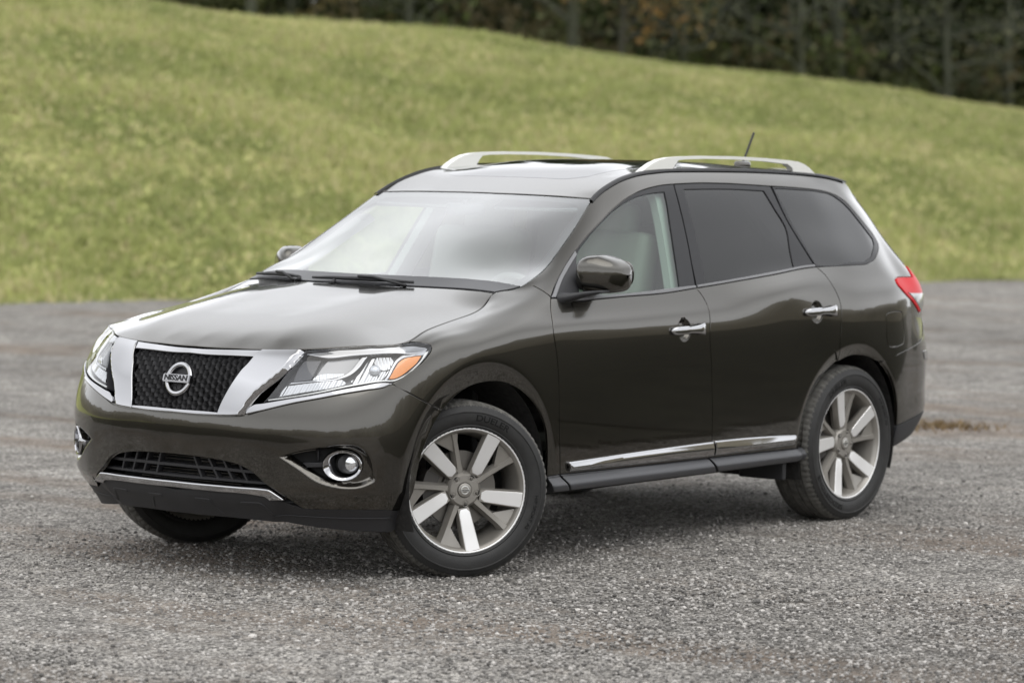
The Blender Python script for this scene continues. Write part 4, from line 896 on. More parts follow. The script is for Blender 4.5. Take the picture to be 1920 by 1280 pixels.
def lip_points(cx, cz, rx, rz, wid):
    P = NET.reshape(-1, 3); tt = np.repeat(np.linspace(T0, T1, NT), NV); vv = np.tile(np.linspace(0, NR-1, NV), NT)
    m = np.abs(np.hypot((P[:, 0]-cx)/rx, (P[:, 2]-cz)/rz)-1-wid/((rx+rz)/2)) < .12
    P, tt, vv = P[m], tt[m], vv[m]; out = []
    for dd in (-.03, -.018, -.009, -.003, .003, .009, .018, .03):
        r = 1+(wid+dd)/((rx+rz)/2)
        for a in np.linspace(R(-30), R(210), 150):
            x, z = cx+rx*r*math.cos(a), cz+rz*r*math.sin(a); k = np.argmin((P[:, 0]-x)**2+(P[:, 2]-z)**2)
            if (P[k, 0]-x)**2+(P[k, 2]-z)**2 < 1e-4: out.append((tt[k], vv[k]))
    return np.array(out)
LIPF, LIPR = lip_points(-.03, .40, .43, .438, .085), lip_points(-2.885, .39, .40, .42, .05)
bumper = part('front_bumper', OUT['bumper'], PAINT, mode='both', holes=[OUT['fog_hole']], disp=fog_disp(), extra=np.vstack([_ex, LIPF]), hskirt=.05, gap=.0015)
valance = part('lower_valance', OUT['valance'], BLACK, mode='both', off=-.001, disp=crease)
lip = part('lip_moulding', OUT['lip'], CHROME, mode='both', off=.012, depth=.03, rim=.006, flange=0, gap=0, h=.012, step=.01)
for md in ('left', 'right'):
    fd = panel('fender', OUT['fender'], PAINT, CAR, mode=md, flange=.003, extra=LIPF)
    sp = panel('body_side', OUT['body_side'], PAINT, CAR, mode=md, holes=[OUT['fuel_flap']] if md == 'left' else (), extra=LIPR)
    sg = 1 if md == 'left' else -1
    def cup(c):
        c3 = S(np.array([c[0]]), np.array([c[1]]))[0]
        def f(X, a, b):
            d = np.hypot(X[:, 0]-c3[0], (X[:, 2]-c3[2]))
            q = np.clip((.052-d)/.018, 0, 1); return -.022*q*q*(3-2*q)
        k = np.stack(np.meshgrid(np.linspace(-.06, .06, 26), np.linspace(-.62, .62, 26), indexing='ij'), -1).reshape(-1, 2)+np.array(c)
        return f, k, c3
    for nm, dk, fk, gk, ck, hk, bk in (('front_door', 'front_door', 'front_frame', 'front_glass', 'cup_front', 'handle_front', 'belt_front'), ('rear_door', 'rear_door', 'rear_frame', 'rear_glass', 'cup_rear', 'handle_rear', 'belt_rear')):
        f, ex, c3 = cup(OUT[ck][0])
        dr = panel(nm, OUT[dk], PAINT, CAR, mode=md, disp=f, extra=np.vstack([ex, LIPR]))
        panel('window_frame', OUT[fk], GLOSSB, dr, mode=md, holes=[OUT[gk]], off=-.002, depth=.012, hskirt=.008, flange=.004, rim=.0015, gap=.001)
        panel('window', OUT[gk], SIDEG if nm == 'front_door' else TINT, dr, mode=md, off=-.007, depth=0, flange=0, rim=.001, gap=-.001)
        panel('belt_moulding', OUT[bk], TRIMG, dr, mode=md, off=.004, depth=.012, flange=0, rim=.003, gap=0, h=.02)
        panel('door_moulding', OUT['moulding_front' if nm == 'front_door' else 'moulding_rear'], CHROME, dr, mode=md, off=.014, depth=.016, rim=.006, flange=0, gap=0, h=.012, step=.012,
              disp=ridge_disp(OUT['moulding_front' if nm == 'front_door' else 'moulding_rear']))
        panel('door_lining', OUT[dk], BEIGE, dr, mode=md, off=-.07, depth=0, flange=0, gap=0, h=.08, step=.06)
        # handle: a waisted bar standing off the cup
        hp = np.array(OUT[hk]); P3 = S(hp[:, 0], hp[:, 1]); N3 = SN(hp[:, 0], hp[:, 1])
        n = 25; V = []; Fq = []; seg = 14
        for i in range(n):
            u = i/(n-1); c0 = (1-u)*P3[0]+u*P3[2]; nr = N3[1]; ax = (P3[2]-P3[0])/np.linalg.norm(P3[2]-P3[0]); upv = np.cross(nr, ax); upv *= np.sign(upv[2])
            lift = .004+.026*min(1, 4.5*u*(1.02-u)+.12*(u > .5)); hw = .0155+.011*(u-.38)**2*4*(u > .38)+.004*(u < .38)
            e = min(1, math.sqrt(max(0, 1-(max(0, .13-u)/.13)**2)), math.sqrt(max(.02, 1-(max(0, u-.93)/.07)**2))+.25*(u > .93))
            for k in range(seg):
                a_ = 2*math.pi*k/seg; ca, sa = math.cos(a_), math.sin(a_)
                ca = math.copysign(abs(ca)**.7, ca); sa = math.copysign(abs(sa)**.7, sa)
                V.append(c0+nr*(lift+.012*sa*max(e, .1))+upv*(hw*ca*max(e, .12)))
        for i in range(n-1):
            for k in range(seg): Fq.append((i*seg+k, (i+1)*seg+k, (i+1)*seg+(k+1) % seg, i*seg+(k+1) % seg))
        Fq += [tuple(range(seg)), tuple(range((n-1)*seg, n*seg))[::-1]]
        V = np.array(V)*[1, sg, 1]
        ho = mesh_obj('handle', V, Fq if sg > 0 else [f_[::-1] for f_ in Fq], CHROME, dr)
        if nm == 'front_door':
            panel('mirror_sail', OUT['mirror_sail'], BLACK, dr, mode=md, off=.003, depth=.01, flange=0, gap=0)
            panel('sail_trim', OUT['sail_trim'], TRIMS, dr, mode=md, off=.0065, depth=.008, rim=.002, flange=0, gap=0, h=.012)
    qf = panel('quarter_window', OUT['quarter_frame'], GLOSSB, sp, mode=md, holes=[OUT['quarter_glass']], off=-.001, depth=.012, hskirt=.006, flange=.004, rim=.0015, gap=.001)
    panel('window_pane', OUT['quarter_glass'], TINT, sp, mode=md, off=-.005, depth=0, flange=0, gap=-.001)
    panel('fuel_flap', OUT['fuel_flap'], PAINT, sp, mode=md, off=0, depth=.01, flange=0, gap=.0022) if md == 'left' else None
    [panel('rocker_cladding', OUT[kk], CLAD, CAR, mode=md, off=.003, rim=.004, depth=.04, flange=0, gap=.0005, h=.012, step=.012, disp=rock_disp) for kk in ('rocker_a', 'rocker_b', 'rocker_c')]
    panel('taillight', OUT['taillight'], RED, CAR, mode=md, off=.006, rim=.004, depth=.02)
part('rear_bumper', OUT['rear_bumper'], PAINT, mode='both', extra=LIPR)
part('rear_valance', OUT['rear_valance'], BLACK, mode='both')
tgt = part('tailgate', OUT['tailgate'], PAINT, mode='both', holes=[])
panel('rear_window', OUT['tailgate_glass'], pbr('black_glass', (.01, .01, .012), .03, coat=1.), tgt, mode='both', off=.003, depth=.004, flange=0, gap=0)

# ---- hood, windscreen, roof ---------------------------------------------------
def seam(ts): 
    P = S(ts, np.full(len(ts), 14.)); P[np.abs(P[:, 1]) < 2e-3, 1] = 0; return P
tsh = np.r_[T1, np.linspace(T1-.06, .9, 9), np.linspace(.8, .44, 7), np.linspace(.38, -.37, 13)]
HS = seam(tsh); HS[0, 1] = 0
cow = [(-.352, .66, 1.203), (-.33, .60, 1.206), (-.275, .45, 1.210), (-.225, .30, 1.212), (-.195, .15, 1.213), (-.185, 0, 1.213)]
_g = lambda d: np.interp(d, [0, .04, .105, .215, .385, .56, .745, .93], [0, .032, .066, .103, .140, .170, .201, .232])
_hx = lambda y: np.interp(y, HS[:17, 1], HS[:17, 0]); _hz = lambda y: np.interp(y, HS[:17, 1], HS[:17, 2])
hood_in = [(_hx(y)-d, y, _hz(y)+k*_g(d)) for y, k, ds in ((0, 1, (.05, .12, .22, .36, .52, .70)), (.2, 1, (.05, .12, .22, .36, .52, .70)), (.40, .985, (.06, .16, .32, .52, .70))) for d in ds]
hood_in += [(.30, .66, 1.070), (.1, .66, 1.108), (-.1, .64, 1.148)]
HOOD = Plate([tuple(p) for p in HS]+cow+hood_in, 4e-4)
hood_out = [(p[0], p[1]) for p in HS]+[(c_[0], c_[1]) for c_ in cow]
hood = part('hood', hood_out, PAINT, surf=HOOD, mode='both', gap=.0022, rim=.004, depth=.02, corner=50)
tsw = np.r_[np.linspace(-.375, -1.19, 15)]
WSE = seam(tsw)
head = [(-1.155, .5, 1.598), (-1.115, .3, 1.604), (-1.095, .15, 1.606), (-1.09, 0, 1.607)]
wbase = [(-.338, .62, 1.207), (-.29, .46, 1.211), (-.24, .30, 1.213), (-.21, .15, 1.214), (-.20, 0, 1.214)]
ws_in = [(-.42, 0, 1.305), (-.65, 0, 1.419), (-.88, 0, 1.523), (-.45, .3, 1.303), (-.68, .3, 1.416), (-.9, .3, 1.515), (-.55, .55, 1.286), (-.75, .53, 1.395), (-.95, .5, 1.504)]
WSP = Plate([tuple(p) for p in WSE]+head+wbase+ws_in, 3e-4)
ws_out = [(p[0], p[1]) for p in WSE]+[(h_[0], h_[1]) for h_ in head]+[(b_[0], b_[1]) for b_ in wbase[::-1]]
ws_in_poly = [(-.60, .715), (-.70, .705), (-.85, .678), (-1.0, .645), (-1.12, .608), (-1.135, .585), (-1.125, .5), (-1.085, .3), (-1.065, .15), (-1.06, 0), (-.30, 0), (-.31, .15), (-.335, .3), (-.39, .46), (-.45, .60), (-.50, .675), (-.545, .708)]
wind = part('windshield', ws_out, WS, surf=WSP, mode='both', off=-.002, depth=0, flange=0, gap=.003, corner=50)
panel('windshield_frit', ws_out, pbr('frit_black', (.012, .012, .013), .6), wind, surf=WSP, mode='both', holes=[ws_in_poly], off=-.014, depth=0, flange=0, gap=.001, corner=50)
panel('windshield_seal', ws_out, RUBSEAL, wind, surf=WSP, mode='both', holes=[[((p[0]+.30)*.988-.30 if p[0] < -1.05 else p[0], p[1]*.985) for p in ws_out[:-len(wbase)]]+[(b_[0]-.006, b_[1]) for b_ in wbase[::-1]]], off=.001, depth=.01, flange=0, gap=0, rim=.001, corner=50) if 0 else None
tsr = np.linspace(-1.19, -3.47, 26); RSE = seam(tsr)
tail = [(-3.53, .42, 1.612), (-3.57, .22, 1.625), (-3.575, 0, 1.63)]
roof_in = [(-1.3, 0, 1.660), (-1.3, .3, 1.655), (-1.3, .5, 1.645), (-1.5, 0, 1.708), (-1.5, .3, 1.703), (-1.5, .5, 1.692), (-1.8, 0, 1.744), (-1.8, .3, 1.741), (-1.8, .5, 1.719), (-2.2, 0, 1.749), (-2.2, .3, 1.745), (-2.2, .5, 1.720),
           (-2.6, 0, 1.737), (-2.6, .3, 1.733), (-2.6, .5, 1.712), (-3.0, 0, 1.713), (-3.0, .3, 1.709), (-3.0, .5, 1.692), (-3.3, 0, 1.69), (-3.3, .3, 1.685)]
ROOF = Plate([tuple(p) for p in RSE]+head+tail+roof_in, 3e-4)
roof_out = [(p[0], p[1]) for p in RSE]+[(t_[0], t_[1]) for t_ in tail]+[(h_[0]-.004, h_[1]) for h_ in head[::-1]]
roof = part('roof', roof_out, PAINT, surf=ROOF, mode='both', gap=.004, rim=.003, depth=.015, corner=50)
panel('sunroof', [(-1.36, 0), (-1.362, .2), (-1.38, .35), (-1.44, .42), (-1.52, .435), (-2.2, .44), (-2.27, .42), (-2.29, .36), (-2.29, 0)], pbr('sunroof_glass', (.02, .02, .022), .03, coat=1.), roof, surf=ROOF, mode='both', off=.001, depth=.004, rim=.002, flange=0, gap=0)
# black scuttle panel between the bonnet edge and the glass
panel('cowl_panel', [(p[0], p[1]) for p in seam(np.linspace(-.376, -.50, 5))]+[(-.475, .66), (-.435, .56), (-.385, .44), (-.335, .30), (-.305, .15), (-.295, 0), (-.20, 0), (-.21, .15), (-.24, .30), (-.29, .46), (-.338, .62)], pbr('scuttle', (.035, .035, .038), .36), CAR, surf=WSP, mode='both', off=.004, depth=.006, flange=0, gap=.002, corner=50)
# ditch moulding along the roof edge
for sg in (1, -1):
    P = seam(np.linspace(-1.17, -3.45, 60)); Nn = SN(np.linspace(-1.17, -3.45, 60), np.full(60, 13.9))
    V = []; Fq = []
    for i, (p, n_) in enumerate(zip(P, Nn)):
        w = .011
        for dy, dz in ((w, -.004), (w*.8, .004), (-w*.8, .006), (-w, -.006)): V.append((p[0], (p[1]+dy)*sg, p[2]+dz+(.0 if dy > 0 else .004)))
    for i in range(59):
        for k in range(3): 
            f = (i*4+k, (i+1)*4+k, (i+1)*4+k+1, i*4+k+1); Fq.append(f if sg < 0 else f[::-1])
    mesh_obj('roof_moulding', V, Fq, RUBSEAL, CAR)

# ---- roof rails ------------------------------------------------------------------------
RAIL_O = [(-1.600, 1.705), (-1.640, 1.726), (-1.690, 1.748), (-1.750, 1.765), (-1.82, 1.774), (-1.92, 1.778), (-2.1, 1.780), (-2.35, 1.776), (-2.6, 1.766), (-2.8, 1.754), (-2.895, 1.746), (-2.95, 1.733), (-3.0, 1.714), (-3.055, 1.683)]
RAIL_B = [(-3.055, 1.674), (-2.86, 1.684)]
RAIL_H = [(-2.845, 1.716), (-2.80, 1.735), (-2.6, 1.750), (-2.35, 1.761), (-2.1, 1.766), (-1.95, 1.765), (-1.89, 1.761), (-1.865, 1.742), (-1.835, 1.708)]
def rail(sg):
    prof = RAIL_O+RAIL_B+[(-2.85, 1.690)]+RAIL_H+[(-1.83, 1.702), (-1.60, 1.700)]
    bm = bmesh.new(); rows = []
    y = lambda x: .600-.012*((x+2.3)/.75)**2
    for dy in (.018, -.018):
        rows.append([bm.verts.new((x, sg*(y(x)+dy), z)) for x, z in prof])
    bm.faces.new(rows[0]); bm.faces.new(rows[1][::-1]); n = len(prof)
    for i in range(n): bm.faces.new((rows[0][i], rows[1][i], rows[1][(i+1) % n], rows[0][(i+1) % n]))
    return bm_obj('roof_rail', bm, RAILP, CAR, bevel=.0065, angle=60)
rail(1); rail(-1)
# antenna: base + ribbed whip
ab = rbox('antenna', (-3.20, .06, 1.715), (.10, .05, .045), PAINT, CAR, .02)
ap = np.array([-3.21, .06, 1.735]); ad = np.array([-.62, 0, 1.0]); ad /= np.linalg.norm(ad)
P = [ap+ad*u*.17 for u in np.linspace(0, 1, 60)]
sweep('antenna_whip', P, [.0052+(.0016 if i % 4 < 2 else 0) for i in range(60)], BLACK, ab, 8)
# rear spoiler
part('rear_spoiler', [('x')] if 0 else [(p[0], p[1]) for p in [(-3.30, 0), (-3.30, .3), (-3.31, .5), (-3.40, .545), (-3.50, .47), (-3.555, .3), (-3.565, 0)]], PAINT, surf=ROOF, mode='both', off=.012, depth=.03, rim=.008, flange=0, gap=0)

def leg_disp():
    q = np.array(OUT['chrome_leg'])*[1, .1]; e = q[2:10]
    def f(X, a, b):
        P = np.stack([a, np.asarray(b)*.1], -1); A = e[:-1]; D = e[1:]-A
        u = np.clip(((P[:, None]-A[None])*D[None]).sum(-1)/((D**2).sum(1)+1e-12), 0, 1)
        d = np.sqrt(((A[None]+u[..., None]*D[None]-P[:, None])**2).sum(-1)).min(1)
        k = .026-d; return -.75*.5*(k+np.sqrt(k*k+.003**2))
    return f
# ---- nose: grille, chrome, lamps ---------------------------------------------------------
for md in ('left', 'right'):
    panel('grille_surround', OUT['chrome_leg'], CHROME, CAR, mode=md, off=.010, depth=.03, rim=.005, flange=0, gap=.0006, h=.011, step=.011, disp=leg_disp())
part('grille_surround', OUT['chrome_top'], CHROME, mode='both', off=.004, depth=.02, rim=.004, flange=0, gap=.0006, h=.015, step=.012)
part('grille_surround', OUT['chrome_low'], CHROME, mode='both', off=.006, depth=.03, rim=.005, flange=0, gap=.0006, h=.015, step=.012)
gr = part('grille', OUT['grille'], DARK, mode='both', off=-.055, depth=-.05, flange=0, gap=-.004, h=.05)
def honeycomb(parent):
    poly = np.array(OUT['grille'])*[1, .1]
    V, Fq = [], []; wt, hv = .051, .74; rt, rv = wt*.5, hv*.5
    ks = [(.5, 0), (.24, .5), (-.24, .5), (-.5, 0), (-.24, -.5), (.24, -.5)]
    rows = int(8/hv)+3
    for iv in range(rows):
        for it in range(17):
            ct = T1-it*wt*.74; cv = 5.6+iv*hv+(it % 2)*hv*.5
            C_ = np.array([[ct-(.02 if it == 0 else 0), cv*.1]])
            if not inside(C_, poly)[0] or seg_dist(C_, poly)[0] < .012: continue
            o = len(V)
            for rr, dp in ((.995, -.022), (.90, -.007), (.77, -.022), (.74, -.045)):
                for (a, b) in ks:
                    t, v = ct+a*wt*rr*.98, cv+b*hv*rr
                    tt = min(t, 2*T1-t); p = S(np.array([tt]), np.array([v]))[0]; n_ = SN(np.array([tt]), np.array([v]))[0]
                    p = p+n_*dp
                    if t > T1: p = p*[1, -1, 1]
                    V.append(p)
            for ring in range(3):
                for k in range(6): Fq.append((o+ring*6+k, o+ring*6+(k+1) % 6, o+(ring+1)*6+(k+1) % 6, o+(ring+1)*6+k))
    V = np.array(V); n = len(V)
    keep = V[:, 1].min()
    V2 = np.vstack([V, V*[1, -1, 1]]); F2 = Fq+[tuple(i+n for i in f[::-1]) for f in Fq if max(V[i, 1] for i in f) > .03]
    return mesh_obj('grille_mesh', V2, F2, pbr('grille_black', (.07, .07, .073), .3, coat=.5), parent, False)
honeycomb(gr)
def text_mesh(s, size, ext, bold=.0, sx=1.):
    cu = bpy.data.curves.new('lettering', 'FONT'); cu.body = s; cu.size = size; cu.extrude = ext; cu.offset = bold; cu.align_x = 'CENTER'; cu.align_y = 'CENTER'
    o = bpy.data.objects.new('lettering', cu); COL.objects.link(o); bpy.context.view_layer.update()
    me = bpy.data.meshes.new_from_object(o.evaluated_get(bpy.context.evaluated_depsgraph_get()))
    V = np.empty(len(me.vertices)*3); me.vertices.foreach_get('co', V); V = V.reshape(-1, 3)*[sx, 1, 1]; Fq = [tuple(p.vertices) for p in me.polygons]
    bpy.data.objects.remove(o); bpy.data.curves.remove(cu); bpy.data.meshes.remove(me)
    return V, Fq
def ring_mesh(r, w, d, n=64, el=1.):
    """flat faced ring, bevelled, in the local XY plane facing +Z"""
    prof = [(r-w/2, -d), (r-w/2, 0), (r-w*.32, d*.45), (r+w*.32, d*.45), (r+w/2, 0), (r+w/2, -d)]
    V = [(a*math.cos(2*math.pi*i/n)*el, a*math.sin(2*math.pi*i/n), z) for i in range(n) for a, z in prof]; m = len(prof)
    return np.array(V), [(i*m+k, ((i+1) % n)*m+k, ((i+1) % n)*m+k+1, i*m+k+1) for i in range(n) for k in range(m-1)]
def frame_at(o, X, Y):
    X = np.array(X, float); X /= np.linalg.norm(X); Y = np.array(Y, float); Z_ = np.cross(X, Y); Z_ /= np.linalg.norm(Z_); Y = np.cross(Z_, X)
    return lambda V: np.asarray(o)+V[:, :1]*X+V[:, 1:2]*Y+V[:, 2:]*Z_
def badge(parent, o, X, Y, r, mat=CHROME, text=True):
    fr = frame_at(o, X, Y)
    V, Fq = ring_mesh(r*.86, r*.28, r*.14); em = mesh_obj('emblem', fr(V), Fq, mat, parent)
    bm = bmesh.new(); bmesh.ops.create_cube(bm, size=1); bmesh.ops.scale(bm, vec=(r*2.12, r*.46, r*.34), verts=bm.verts); bmesh.ops.bevel(bm, geom=list(bm.edges), offset=r*.05, segments=2, affect='EDGES')
    V = np.array([v.co[:] for v in bm.verts]); bm.verts.index_update(); Fq = [tuple(v.index for v in f.verts) for f in bm.faces]; bm.free()
    mesh_obj('emblem_bar', fr(V+[0, 0, r*.06]), Fq, mat, parent, False)
    if text:
        V, Fq = text_mesh('NISSAN', r*.44, r*.01, r*.012, 1.22); mesh_obj('emblem_lettering', fr(V+[0, -r*.0, r*.245]), Fq, RUBSEAL, parent, False)
    return em
gc = np.array([[T1, 8.75]]); gp = S(gc[:, 0], gc[:, 1])[0]*[1, 0, 1]
EMB = np.array([.850, 0, .845])
badge(gr, EMB, (0, 1, 0), (-.32, 0, 1), .0745)
# disc the emblem sits on
bm = bmesh.new(); bmesh.ops.create_cone(bm, cap_ends=True, segments=40, radius1=.085, radius2=.07, depth=.03)
V = np.array([v.co[:] for v in bm.verts]); bm.verts.index_update(); Fq = [tuple(v.index for v in f.verts) for f in bm.faces]; bm.free()
mesh_obj('emblem_backing', frame_at(EMB+np.array([-.028, 0, -.008]), (0, 1, 0), (-.32, 0, 1))(V), Fq, GLOSSB, gr, False)
# lamps
def lay(nm, key, mat, par, md, off, rim=.002, **k):
    return panel(nm, OUT[key], mat, par, mode=md, off=off, depth=k.pop('depth', .012), rim=rim, flange=0, gap=0, h=.014, step=.008, **k)
for md in ('left', 'right'):
    hl = panel('headlight', OUT['headlight'], LAMPD, CAR, mode=md, off=-.045, depth=-.04, flange=0, gap=0)
    lay('reflector', 'hl_refl', LAMPM, hl, md, -.030); lay('reflector', 'hl_bowl', RIB2, hl, md, -.034); lay('reflector', 'hl_bowl_rib', RIB, hl, md, -.026)
    lay('lamp_panel', 'hl_dark', LAMPD, hl, md, -.026); lay('reflector', 'hl_fin', RIB, hl, md, -.022); lay('parking_lamp', 'hl_park', RIB2, hl, md, -.018)
    lay('bright_trim', 'hl_top', CHROME, hl, md, -.012, .004); lay('bright_trim', 'hl_arc', CHROME, hl, md, -.016, .004); lay('bright_trim', 'hl_trim', CHROME, hl, md, -.010, .003); lay('bright_trim', 'hl_low', SATIN, hl, md, -.006, .003)  # top trim is chrome, widened upward to imitate sky reflected in the lens
    lay('turn_signal', 'hl_amber', AMBER, hl, md, -.010)
    # projector bulb shield inside the bowl
    c0 = np.array(OUT['hl_bowl']).mean(0); p = S(c0[:1], c0[1:])[0]; n_ = SN(c0[:1], c0[1:])[0]; sg = 1 if md == 'left' else -1
    bm = bmesh.new(); bmesh.ops.create_uvsphere(bm, u_segments=20, v_segments=12, radius=.026); bmesh.ops.translate(bm, vec=(p-n_*.035)*[1, sg, 1], verts=bm.verts)
    bm_obj('bulb', bm, pbr('bulb_glass', (.55, .57, .6), .05, .4, coat=1.), hl)
    panel('lamp_lens', OUT['headlight'], LENS, hl, mode=md, off=.002, depth=.012, rim=.003, flange=0, gap=.0022)
    panel('headlight_moulding', OUT['hl_strip'], CHROME, CAR, mode=md, off=.006, depth=.02, rim=.004, flange=0, gap=.0004, h=.012, step=.012)
    # fog lamp: chrome ring, deep bright bowl, black bezel, lens
    def rg_(k): q = np.array(OUT[k]); return S(q[:, 0], q[:, 1])*[1, sg, 1], SN(q[:, 0], q[:, 1])*[1, sg, 1]
    (Po, No), (Pi, Ni), (Pb, Nb), (Pl, Nl) = rg_('fog_ring'), rg_('fog_ring_in'), rg_('fog_bezel'), rg_('fog_lens'); n = len(Po)
    fwd = np.array((math.cos(R(36)), sg*math.sin(R(36)), -.02)); fwd /= np.linalg.norm(fwd); flat = lambda P, d: P-np.outer((P-Po.mean(0))@fwd*.92, fwd)+fwd*(d-.004)
    def loft(nm, rings, mat, par, cap=False):
        V = np.vstack(rings); Fq = []
        for r_ in range(len(rings)-1):
            for i in range(n): 
                f = (r_*n+i, r_*n+(i+1) % n, (r_+1)*n+(i+1) % n, (r_+1)*n+i); Fq.append(f)
        if cap: Fq.append(tuple(range((len(rings)-1)*n, len(rings)*n)))
        bm = bmesh.new(); vs = [bm.verts.new(v) for v in V]; [bm.faces.new([vs[i] for i in f]) for f in Fq]; bm.normal_update()
        return bm_obj(nm, bm, mat, par, angle=50)
    c_ = Po.mean(0)
    fl = loft('fog_lamp', [flat(c_+(Po-c_)*1.03, -.05), flat(c_+(Po-c_)*1.02, -.012), flat(Po, -.004), flat(c_+(Po-c_)*.95, .0), flat(Pi, -.004), flat(Pi*.7+Pb*.3, -.018), flat(Pi*.25+Pb*.75, -.045)], CHROME, CAR)
    loft('lamp_bezel', [flat(Pb, -.046), flat(Pb, -.028), flat(Pb*.6+Pl*.4, -.022), flat(Pl, -.028)], BLACK, fl)
    loft('lamp_lens', [flat(Pl, -.028), flat(Pl.mean(0)+(Pl-Pl.mean(0))*.6, -.022), flat(Pl.mean(0)+(Pl-Pl.mean(0))*.15, -.019)], pbr('fog_lens', (.75, .77, .8), .06, .8, coat=1.), fl, True)
    fp = panel('fog_pocket', OUT['fog_hole'], DARK, CAR, mode=md, off=-.062, depth=0, flange=0, gap=-.004)
    panel('pocket_bar', OUT['fog_bar'], BLACK, fp, mode=md, off=-.038, depth=.02, rim=.003, flange=0, gap=0, h=.012)
    panel('pocket_fin', OUT['fog_fin'], GLOSSB, fp, mode=md, off=-.045, depth=.015, flange=0, gap=0, h=.012)
    tl = [o for o in CAR.children if o.name.startswith('taillight')][-1]
    q = np.array(OUT['taillight']); 
    low = [p_ for p_ in OUT['taillight'] if p_[1] < 7.62]
    panel('reverse_lamp', OUT['reverse'], CLEARR, tl, mode=md, off=.009, depth=.01, rim=.003, flange=0, gap=.003, h=.02)
    for kk in ('valance_rib0', 'valance_rib1', 'valance_line'): panel('valance_rib', OUT[kk], BLACK, valance, mode=md, off=.0022, depth=.005, rim=.004, flange=0, gap=0, h=.015, step=.012, disp=crease)
    panel('reflector', OUT['reflector'], CLEARR, CAR, mode=md, off=.004, depth=.01, flange=0, gap=0, h=.02)
# lower intake: cavity, radiator fins, bars
cav = part('lower_intake', [(T1, 1.9)]+[tuple(p) for p in OUT['intake_h2'][1:]][:0]+[(1.1, 1.9), (.93, 1.95), (.93, 2.9), (1.1, 3.7), (1.3, 3.9), (T1, 3.95)], DARK, surf=BODY, mode='both', off=-.13, depth=-.125, flange=0, gap=-.01, h=.06)
for k in range(9):
    z = .395+k*.014; rbox('radiator_fin', (.765, 0, z), (.012, .60-.012*k, .0035), STEEL, cav, .001, seg=1)
def bar_between(key, w, d, nm='intake_bar'):
    q = resample(BODY, OUT[key], .04, closed=False); P = S(q[:, 0], q[:, 1]); N = SN(q[:, 0], q[:, 1])
    for sg in (1, -1):
        if key.startswith('intake_h') and sg < 0: continue
        V, Fq = [], []
        Q = [(p-n_*.03, n_) for p, n_ in zip(P, N)]
        if key.startswith('intake_h'): Q = [(a*[1, -1, 1], b*[1, -1, 1]) for a, b in Q[::-1]][:-1]+Q
        for i, (p, n_) in enumerate(Q):
            tg = Q[min(i+1, len(Q)-1)][0]-Q[max(i-1, 0)][0]; tg = tg/np.linalg.norm(tg); sd = np.cross(n_, tg)
            for a, b in ((w, 0), (w, -d), (-w, -d), (-w, 0)): V.append((p+sd*a+n_*b)*[1, sg, 1])
        for i in range(len(Q)-1):
            for k in range(4): Fq.append((i*4+k, i*4+(k+1) % 4, (i+1)*4+(k+1) % 4, (i+1)*4+k))
        mesh_obj(nm, V, Fq, BLACK, cav, False)
bar_between('intake_h', .006, .03); bar_between('intake_h2', .005, .03)
for k in ('intake_b1', 'intake_b2', 'intake_b3', 'intake_b4'): bar_between(k, .0045, .03)

# ---- wipers ---------------------------------------------------------------------------------
def on_ws(x, y, d): 
    a = np.array([x]); b = np.array([y]); return WSP.P(a, b)[0]+WSP.N(a, b)[0]*d
for (y0, y1, xo) in ((.36, -.20, 0), (-.30, -.70, 0)):
    ys = np.linspace(y0, y1, 26); P = []
    wb = lambda y: np.interp(abs(y), [0, .15, .3, .46, .62, .75], [-.20, -.21, -.24, -.29, -.345, -.42])
    for i, y in enumerate(ys):
        u = i/25; P.append(on_ws(wb(y)-.010-.022*u*(1-u)*2, y, .016))
    w_ = sweep('wiper', P, [.006+.004*math.sin(math.pi*i/25) for i in range(26)], RUBSEAL, CAR, 6)
    Pa = [on_ws(wb(y0-.02)+.015, y0-.02, .012)]+[on_ws(wb(y)-.012-.012*u, y, .030) for u, y in ((.3, y0+.35*(y1-y0)), (.5, y0+.5*(y1-y0)))]
    sweep('wiper_arm', Pa, .007, RUBSEAL, w_, 6)
    sweep('washer_nozzle', [on_ws(wb(y1*.5)+.02, y1*.5+.05, .004), on_ws(wb(y1*.5)+.0, y1*.5+.05, .014)], [.012, .007], RUBSEAL, w_, 8)
